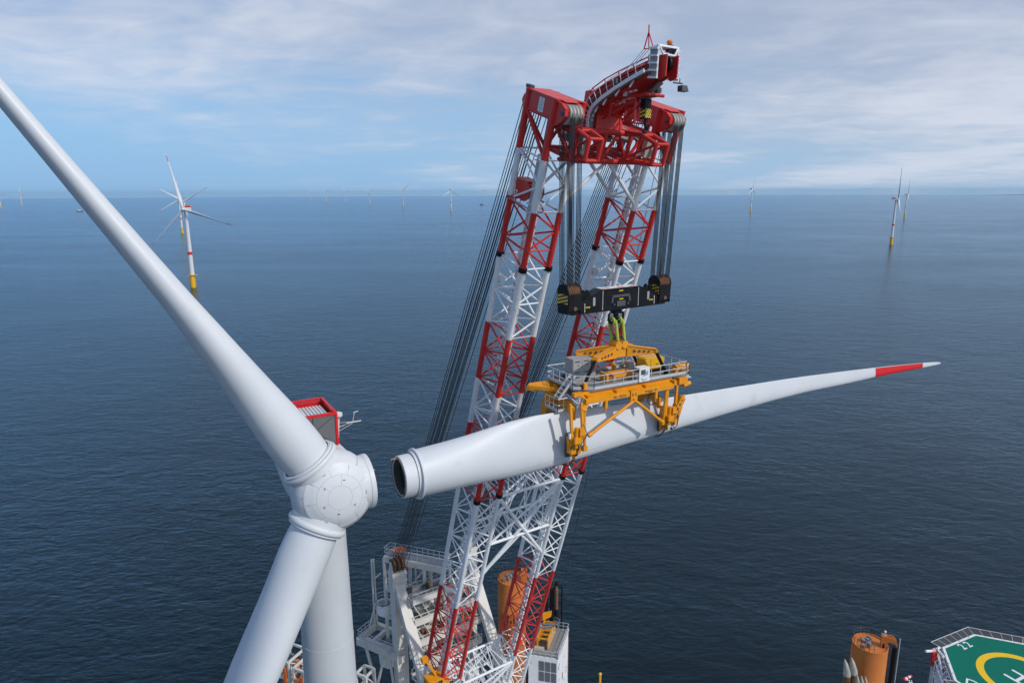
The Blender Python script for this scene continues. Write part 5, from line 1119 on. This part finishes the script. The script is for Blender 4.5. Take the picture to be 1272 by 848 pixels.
# ---------------------------------------------------------------- the jack-up hull below the picture, its legs and the helideck
hull_poly = [(-34, 63), (-27, 101), (6, 109), (60, 101), (112, 92), (118, 66), (60, 60)]
hv = empty('jack_up_vessel', (40, 82, -H), 'dark blue jack-up hull standing on its legs below the crane', 'vessel')
mb = MB(); mb.prism([V((x, y, -103)) for x, y in hull_poly], UP * 7.8); mb.build('hull', 'hull', hv, (40, 82, -H))
mb = MB(); mb.prism([V((x * .985 + .6, y * .985 + 1.2, -95.2)) for x, y in hull_poly], UP * .2); mb.build('deck', 'deck', hv, (40, 82, -H))
def jack_leg(c, zt, r, label, lamp=False):
    b = V((c.x, c.y, -H)); e = empty('jacking_tower', b, label, 'jack-up leg', 'orange legs of the jack-up vessel'); e['kind'] = 'thing'
    mb = MB(); mb.lathe(V((c.x, c.y, 0)), UP, [(-H - 4, r), (zt - 5.55, r), (zt - 5.5, r + .03), (zt - 5.4, r + .03), (zt - 5.35, r), (zt, r), (zt, r - .12), (zt - .18, r - .14), (zt - .2, .02)], n=64); leg = mb.build('leg_tube', 'orange', e, b)
    mb = MB(); pts = [V((c.x + (r - .08) * math.cos(a), c.y + (r - .08) * math.sin(a), zt)) for a in [k * 2 * math.pi / 24 for k in range(24)]]
    for k in range(3, 17): railing(mb, pts[k:k + 2], 1.0, 2, .03)
    mb.build('top_railing', 'dark', e, b)
    mb = MB()
    for k in range(9):
        a = -2.3 + k * .22; mb.box(V((c.x + r * math.cos(a), c.y + r * math.sin(a), zt - 6.6 - 1.0 * (k % 2) * .4)), V((-math.sin(a), math.cos(a), 0)) * .10, V((math.cos(a), math.sin(a), 0)) * .03, UP * (.45 + .2 * (k % 3)))
    mb.build('pin_hole', 'black', e, b)
    mb = MB(); random.seed(2)
    for k in range(6): mb.box(V((c.x - .3 + random.uniform(-1.1, .5), c.y + random.uniform(-.9, 1.0), zt + .15)), V((random.uniform(.12, .3), .1, 0)), V((-.1, random.uniform(.12, .3), 0)), UP * random.uniform(.12, .4))
    mb.tube(V((c.x - .5, c.y + .5, zt - .2)), V((c.x - .5, c.y + .5, zt + .25)), .45, n=18); mb.build('top_fitting', 'steel', e, b)
    mb = MB(); mb.tube(V((c.x + .1, c.y + .6, zt - .2)), V((c.x + .1, c.y + .6, zt + .1)), .42, n=18); mb.build('manhole', 'black', e, b)
    return e, b
lc = at_z(1079.5, 798, -63); LR = 20.3 * lc.dot(CF) / F
e, b = jack_leg(lc, -63, LR, 'orange tubular leg with curved davit arm on top, beside the helideck')
DX = V((.93, -.36, 0)).normalized(); DY = V((.36, .93, 0)).normalized()
mb = MB(); o = lc + DX * (LR - .15) + UP * 0
prof = [(-.9, -.5), (-.2, -.5), (-.15, .75), (.25, .9), (.7, .85), (1.0, .55), (1.1, .2), (1.15, .7), (1.0, 1.25), (.6, 1.6), (-.9, 1.7)]
for d in (-.35, .25): mb.prism([o + DX * a + UP * z + DY * d for a, z in prof], DY * .12)
mb.box(o + DX * -.55 + UP * .6, DX * .33, DY * .28, UP * 1.08); mb.build('davit', 'orange', e, b)
mb = MB(); mb.box(o + DX * -.55 - DY * .37 + UP * .1, DX * .12, DY * .02, UP * .4); mb.build('davit_slot', 'black', e, b)
mb = MB(); mb.tube(o + UP * 1.6 - DX * .5, o + UP * 2.2 - DX * .5, .08); mb.lathe(o + UP * 2.15 - DX * .5, UP, [(0, .1), (.1, .2), (.3, .05)], n=10, capb=True); mb.build('davit_lamp', 'rail', e, b)
mb = MB(); q = o + DX * .95; mb.tube(q + UP * .2, q - UP * 26, .34, n=12); mb.build('cable_guide', 'black', e, b)
mb = MB(); q = o + DX * 1.5 + DY * .3; mb.tube(q + UP * 1.4, q - UP * 26, .07, n=8); mb.tube(q + DX * .1 - UP * 8, q - UP * 26 + DX * .1, .13, n=8); mb.build('white_pipe', 'rail', e, b)
lc2 = at_z(634.5, 717, -64); L2R = 17.5 * lc2.dot(CF) / F
e, b = jack_leg(lc2, -64, L2R, 'orange tubular leg seen behind the right lattice boom of the crane')
mb = MB(); o = lc2 + V((L2R - .3, -.3, 0)); mb.box(o + UP * .5, V((.5, 0, 0)), V((0, .5, 0)), UP * 1.2); mb.build('davit', 'orange', e, b)
# brown piles with pale caps in front of the right leg
for px, py, D, ln, lab in ((1052.5, 820, 94.5, 26, 'tall brown pile with pale pointed cap, leftmost of the bundle beside the orange leg'), (1061, 818, 94.5, 26, 'tall brown pile with white cap against the orange leg, tallest of the bundle'),
                           (1066.5, 838, 93, 18, 'short pale-capped pile, left of the three low ones before the orange leg'), (1072, 840, 93, 18, 'short pale-capped pile, middle of the three low ones before the orange leg'), (1077, 841, 93, 18, 'short pale-capped pile, right of the three low ones before the orange leg')):
    p = at(px, py, D); r = .50 if ln > 20 else .32; bz = V((p.x, p.y, p.z - ln)); e = empty('mooring_pile', bz, lab, 'pile', 'piles beside the right leg')
    mb = MB(); mb.tube(bz, p - UP * 2.2, r, n=16); mb.build('pile_tube', 'wood', e, bz)
    lean = V((-.5, .25, 0)) * (1 if ln > 20 else .8); mb = MB(); mb.loft([[c + V((rr * math.cos(a), rr * math.sin(a), 0)) for a in [k * math.pi / 8 for k in range(16)]] for c, rr in ((p - UP * 2.3, r * 1.02), (p - UP * 1.6 + lean * .1, r * .9), (p - UP * .6 + lean * .5, r * .55), (p + lean * .8, r * .2))]); mb.build('pile_cap', 'sheave', e, bz)
# dark slim mast pair right of the crane
p = at(690, 722, 106)
e = empty('dark_frame', p - UP * 20, 'black lattice pipe rack with brown tipped tubes right of the crane boom', 'pipe rack')
for dx, top_z, r, m_, nm in ((0, 0, .30, 'black', 'rack_post'), (-1.5, -1.2, .22, 'black', 'rack_post'), (.9, -.8, .12, 'black', 'rack_post'), (-.7, -1.0, .3, 'black', 'rack_post')):
    q = p + V((dx, dx * .2, top_z)); mb = MB(); mb.tube(q, q - UP * (20 + top_z), r, n=12); mb.build(nm, m_, e, p - UP * 20)
mb = MB(); q = p + V((.0, -.5, -1.0)); mb.tube(q, q - UP * 3.4, .28, n=12); mb.lathe(q, UP, [(0, .28), (.5, .1)], n=12, capb=True); mb.build('brown_tube', 'wood', e, p - UP * 20)
mb = MB()
for k in range(9): z = -1 - 1.5 * k; mb.tube(p + V((-1.5, -.3, z)), p + V((.9, .18, z)), .07); mb.tube(p + V((-1.5, -.3, z)), p + V((.9, .18, z - 1.5)), .06)
mb.build('rack_brace', 'black', e, p - UP * 20)

# helideck
HZ = -76.0; HC = V((81.2, 94.7, HZ)); HA0 = R_(24.3)
hx_ = V((math.cos(HA0), math.sin(HA0), 0)); hy_ = V((-math.sin(HA0), math.cos(HA0), 0)); RI = 10.35
def octo(ri, z=0.0, f=1.0): return [HC + (hx_ * math.cos(a) + hy_ * math.sin(a)) * (ri / math.cos(math.pi / 8)) + UP * z for a in [math.pi / 8 + k * math.pi / 4 for k in range(8)]]
hd = empty('helideck', HC - UP * 19, 'green octagonal helideck with yellow circle and white H in the bottom right corner', 'helideck')
HB = HC - UP * 19
mb = MB(); mb.prism(octo(RI, -.4), UP * .4); mb.build('deck', 'green', hd, HB)
mb = MB(); a_, b_ = octo(RI - .02, .006), octo(RI - .42, .006)
for k in range(8): j = (k + 1) % 8; mb.add([a_[k], a_[j], b_[j], b_[k]], [(0, 1, 2, 3)])
mb.build('edge_line', 'mark', hd, HB)
mb = MB(); n = 96
ring = [[HC + V((r * math.cos(2 * math.pi * i / n), r * math.sin(2 * math.pi * i / n), .010)) for i in range(n)] for r in (6.25, 5.15)]
for i in range(n): j = (i + 1) % n; mb.add([ring[0][i], ring[0][j], ring[1][j], ring[1][i]], [(0, 1, 2, 3)])
mb.build('landing_circle', 'markyel', hd, HB)
HD = (V((79.73, 93.9, 0)) - V((78.91, 95.75, 0))).normalized()       # direction of the uprights of the H
HR = V((HD.y, -HD.x, 0)) * -1
h1 = V((79.05, 95.6, HZ)); 
mb = MB(); off = .014
c0 = V((78.91, 95.75, HZ)); c1_ = V((80.92, 96.74, HZ)); hr = (c1_ - c0); sep = hr.length; hr.normalize()
hd_dir = V((hr.y, -hr.x, 0));  hl = 3.6
for c in (c0, c1_):
    mb.add([c - hr * .22 + UP * off, c + hr * .22 + UP * off, c + hr * .22 + hd_dir * hl + UP * off, c - hr * .22 + hd_dir * hl + UP * off], [(0, 1, 2, 3)])
m0 = c0 + hd_dir * (hl / 2 - .25) + UP * off; mb.add([m0 + hr * .22, m0 + hr * (sep - .22), m0 + hr * (sep - .22) + hd_dir * .5, m0 + hr * .22 + hd_dir * .5], [(0, 1, 2, 3)])
mb.build('letter_h', 'mark', hd, HB)
t1 = (V((77.23, 103.06, 0)) - V((76.4, 103.93, 0))).normalized()
for q in (-.75, .75): mb = text_mb('2', 2.0, V((77.25, 102.75, HZ + .016)) + hx_ * q, hx_, hy_, 0, .03); mb.build('lettering', 'mark', hd, HB)
mb = text_mb('D', 3.0, V((72.3, 93.4, HZ + .016)), V((.80, -.60, 0)), V((.60, .80, 0)), 0, .0); mb.build('lettering', 'mark', hd, HB)
# perimeter safety net
mb = MB(); o1, o2 = octo(RI + .08, -.12), octo(RI + 1.55, .18)
EDG = sorted(range(8), key=lambda k: ((o1[k] + o1[(k + 1) % 8]) / 2).x)[0]
for k in range(8):
    j = (k + 1) % 8
    if k != EDG: mb.add([o1[k], o1[j], o2[j], o2[k]], [(0, 1, 2, 3)])
mb.build('safety_net', 'net', hd, HB)
mb = MB()
for k in range(8):
    j = (k + 1) % 8; mb.tube(o1[k], o1[j], .05, n=6)
    if k == EDG: continue
    mb.tube(o2[k], o2[j], .06, n=8); mb.tube(o2[j], o1[j], .05, n=6)
    for q in range(6): mb.tube(o1[k].lerp(o1[j], q / 6), o2[k].lerp(o2[j], q / 6), .045, n=6)
mb.build('net_frame', 'rail', hd, HB)
mb = MB()
for k in range(8):
    j = (k + 1) % 8
    for q in (.2, .5, .8): c = octo(RI - .2, .0)[k].lerp(octo(RI - .2, 0)[j], q); mb.lathe(c + UP * .01, UP, [(0, .10), (.1, .08), (.14, .02)], n=10)
mb.build('deck_light', 'rail', hd, HB)
mb = MB()
for k in range(8):
    a = octo(RI - 2.5, -.4)[k]; mb.tube(a, V((HC.x, HC.y, HZ - 19)) + (a - HC) * .55, .25)
    j = (k + 1) % 8; mb.tube(a, octo(RI - 2.5, -.4)[j], .2); mb.tube(octo(RI - .3, -.5)[k], octo(RI - 2.5, -3)[k], .12); mb.tube(octo(RI - .3, -.5)[k], octo(RI - .3, -.5)[j], .14)
mb.build('support_frame', 'white', hd, HB)
# access stair tower and foam monitor on the left side of the helideck
le = octo(RI, 0)
EDG = sorted(range(8), key=lambda k: ((le[k] + le[(k + 1) % 8]) / 2).x)[0]; ea, eb = le[EDG], le[(EDG + 1) % 8]
if ea.y < eb.y: ea, eb = eb, ea
ed = (eb - ea).normalized(); eo = V((-abs(ed.y), ed.x * (1 if ed.y < 0 else -1), 0)).normalized()
if eo.x > 0: eo = -eo
st = empty('stair_tower', ea + eo * 1.2 - UP * 19, 'white steel stair frame hanging beside the left edge of the green helideck', 'stairs')
SB = ea + eo * 1.2 - UP * 19
mb = MB()
for k in range(7):
    p = ea + eo * .35 + ed * (.3 + 1.25 * k); mb.tube(p - UP * .3, p - UP * 9, .09); mb.tube(p + eo * 1.5 - UP * 1.2, p + eo * 1.5 - UP * 9, .09)
    mb.tube(p - UP * .5, p + eo * 1.5 - UP * 1.3, .07); mb.tube(p - UP * 2.0, p + eo * 1.5 - UP * 1.2 + ed * 1.2, .06); mb.tube(p - UP * 3.5 + eo * 1.5, p - UP * 1.5 + ed * 1.2, .07)
for z, q in ((-.5, .3), (-2.2, .3), (-1.3, 1.8), (-3.6, 1.8), (-5.5, .3)): mb.tube(ea + eo * q + UP * z, eb + eo * q + UP * z, .10)
mb.build('stair_frame', 'white', st, SB)
mb = MB()
for k in range(16): p = ea + eo * .75 + ed * (.5 + .5 * k) - UP * (.8 + .26 * k); mb.box(p, ed * .16, eo * .45, UP * .03)
mb.build('tread', 'grating', st, SB)
mb = MB(); pa = ea + eo * 1.25 + ed * .4 - UP * .2; pb = eb + eo * 1.25 - UP * 3.8
for z in (0, .5, 1.0): mb.tube(pa + UP * z, pb + UP * z, .05)
mb.tube(ea + eo * 1.1 - UP * .2 - ed * .2, ea + eo * .9 + UP * .9 + ed * 3.5, .2, n=10); mb.build('handrail', 'white', st, SB)
mb = MB()
for k, (a, z) in enumerate(((1.4, -1.9), (4.0, -1.6), (5.4, -2.6), (6.8, -1.2))): mb.box(ea + eo * .6 + ed * a + UP * z, ed * .22, eo * .15, UP * .3)
mb.build('hose_reel', 'redw', st, SB)
rb = ea + eo * 2.0 + ed * .5 - UP * 1.0
fm = empty('fire_monitor', rb, 'red fire fighting foam monitor box beside the helideck corner', 'fire monitor')
mb = MB(); mb.loft([[rb + ed * (a * sx) + eo * (b * sx) + UP * z for a, b in ((-.75, -.55), (.75, -.55), (.75, .55), (-.75, .55))] for z, sx in ((-1.5, .55), (0, .9), (1.1, 1.0), (1.3, .9))]); mb.build('monitor_box', 'redbox', fm, rb)
mb = MB(); mb.tube(rb + eo * .5 + UP * 1.3, rb + eo * 2.0 + UP * 1.5 - ed * .2, .22, n=12); mb.tube(rb + UP * 1.4 - eo * .4, rb + UP * 1.5 - eo * 1.2, .2, n=12); mb.build('nozzle', 'mark', fm, rb)
mb = MB(); mb.box(rb + UP * 1.35, ed * .4, eo * .3, UP * .08); mb.tube(rb - UP * 1.5, rb - UP * 18, .2); mb.tube(rb - UP * 1.5 + ed * .3, rb - UP * 5 - eo * .6, .08); mb.build('monitor_stand', 'rail', fm, rb)

# windsock
p = at(1125.5, 841.5, 104); e = empty('windsock', p - UP * 16, 'red and white windsock on a mast left of the helideck', 'windsock')
mb = MB(); d = V((.9, .35, .18)).normalized(); a = p - d * .75
for k in range(5): mb.tube(a + d * (.32 * k), a + d * (.32 * (k + 1)), .26 - .02 * k, .24 - .02 * k, n=14, m=k % 2)
mb.build('sock', ['redw', 'mark'], e, p - UP * 16)
mb = MB(); q = p + V((.35, 0, -.7)); mb.tube(q + UP * .3, q - UP * 15.3, .09); mb.tube(q + V((.35, 0, .3)), q + V((.35, 0, -15.3)), .06); mb.tube(q + V((-.1, 0, -.1)), q + V((.5, 0, -.1)), .07); mb.tube(a, q + UP * .3, .03); mb.build('mast', 'mark', e, p - UP * 16)
# yellow guard post
p = at(744, 838, 103); b = p - UP * 14; e = empty('marker_post', b, 'slim yellow post rising at the bottom edge right of the white machinery house', 'post')
mb = MB(); mb.tube(b, p, .16, n=12); mb.build('post', 'tpyel', e, b)
mb = MB(); mb.lathe(p, UP, [(0, .22), (.3, .22), (.45, .05)], n=12, capa=True, capb=True); mb.build('post_cap', 'tpyel', e, b)

# white service frames on deck behind the turbine tower
def service_frame(px, py, D, w, d, h, label, rust=True):
    p = at(px, py, D); b = V((p.x, p.y, -95)); e = empty('service_frame', b, label, 'steel frame', 'steel frames behind the turbine tower')
    ang = R_(-25); fx = V((math.cos(ang), math.sin(ang), 0)); fy = V((-math.sin(ang), math.cos(ang), 0)); hh = p.z - b.z
    mb = MB()
    for i in (-1, 1):
        for j in (-1, 1): mb.bar(p + fx * w * i + fy * d * j, V((p.x, p.y, -95)) + fx * w * i + fy * d * j, .14, .14, fx)
    z = 0
    while z < hh - 2:
        for i in (-1, 1): mb.bar(p + fx * w * i - fy * d - UP * z, p + fx * w * i + fy * d - UP * z, .14, .12, UP); mb.tube(p + fx * w * i - fy * d - UP * z, p + fx * w * i + fy * d - UP * (z + h), .10)
        for j in (-1, 1): mb.bar(p + fy * d * j - fx * w - UP * z, p + fy * d * j + fx * w - UP * z, .14, .12, UP); mb.tube(p + fy * d * j + fx * w - UP * z, p + fy * d * j - fx * w - UP * (z + h), .10)
        z += h
    mb.build('steel_frame', 'cream', e, b)
    mb = MB(); random.seed(int(px))
    for k in range(10): mb.box(p + fx * random.uniform(-w, w) * .8 + fy * random.uniform(-d, d) * .8 - UP * random.uniform(1.2, 7), fx * random.uniform(.15, .5), fy * random.uniform(.1, .4), UP * random.uniform(.2, .6))
    mb.build('frame_gear', 'steel', e, b)
    if rust:
        mb = MB(); mb.bar(p + fx * w * .55 - fy * d * 1.05 - UP * .8, p + fx * w * .65 - fy * d * 1.05 - UP * 4, .22, .15, fx); mb.bar(p - fx * w * .4 - fy * d * 1.05 - UP * 1.4, p - fx * w * .5 - fy * d * 1.05 - UP * 3, .25, .15, fx); mb.bar(p + fx * w - UP * .7, p + fx * w - UP * 3.6, .24, .2, fy); mb.build('orange_strut', 'lamp', e, b)
service_frame(357, 810, 92, 1.4, 1.6, 2.6, 'white steel frame with orange struts showing between the lower blade and the tower')
service_frame(376, 826, 90, .9, 1.0, 2.6, 'narrow white steel frame touching the left side of the turbine tower')
service_frame(452, 833, 92, .8, .9, 2.4, 'small white steel frame just right of the turbine tower foot', rust=False)
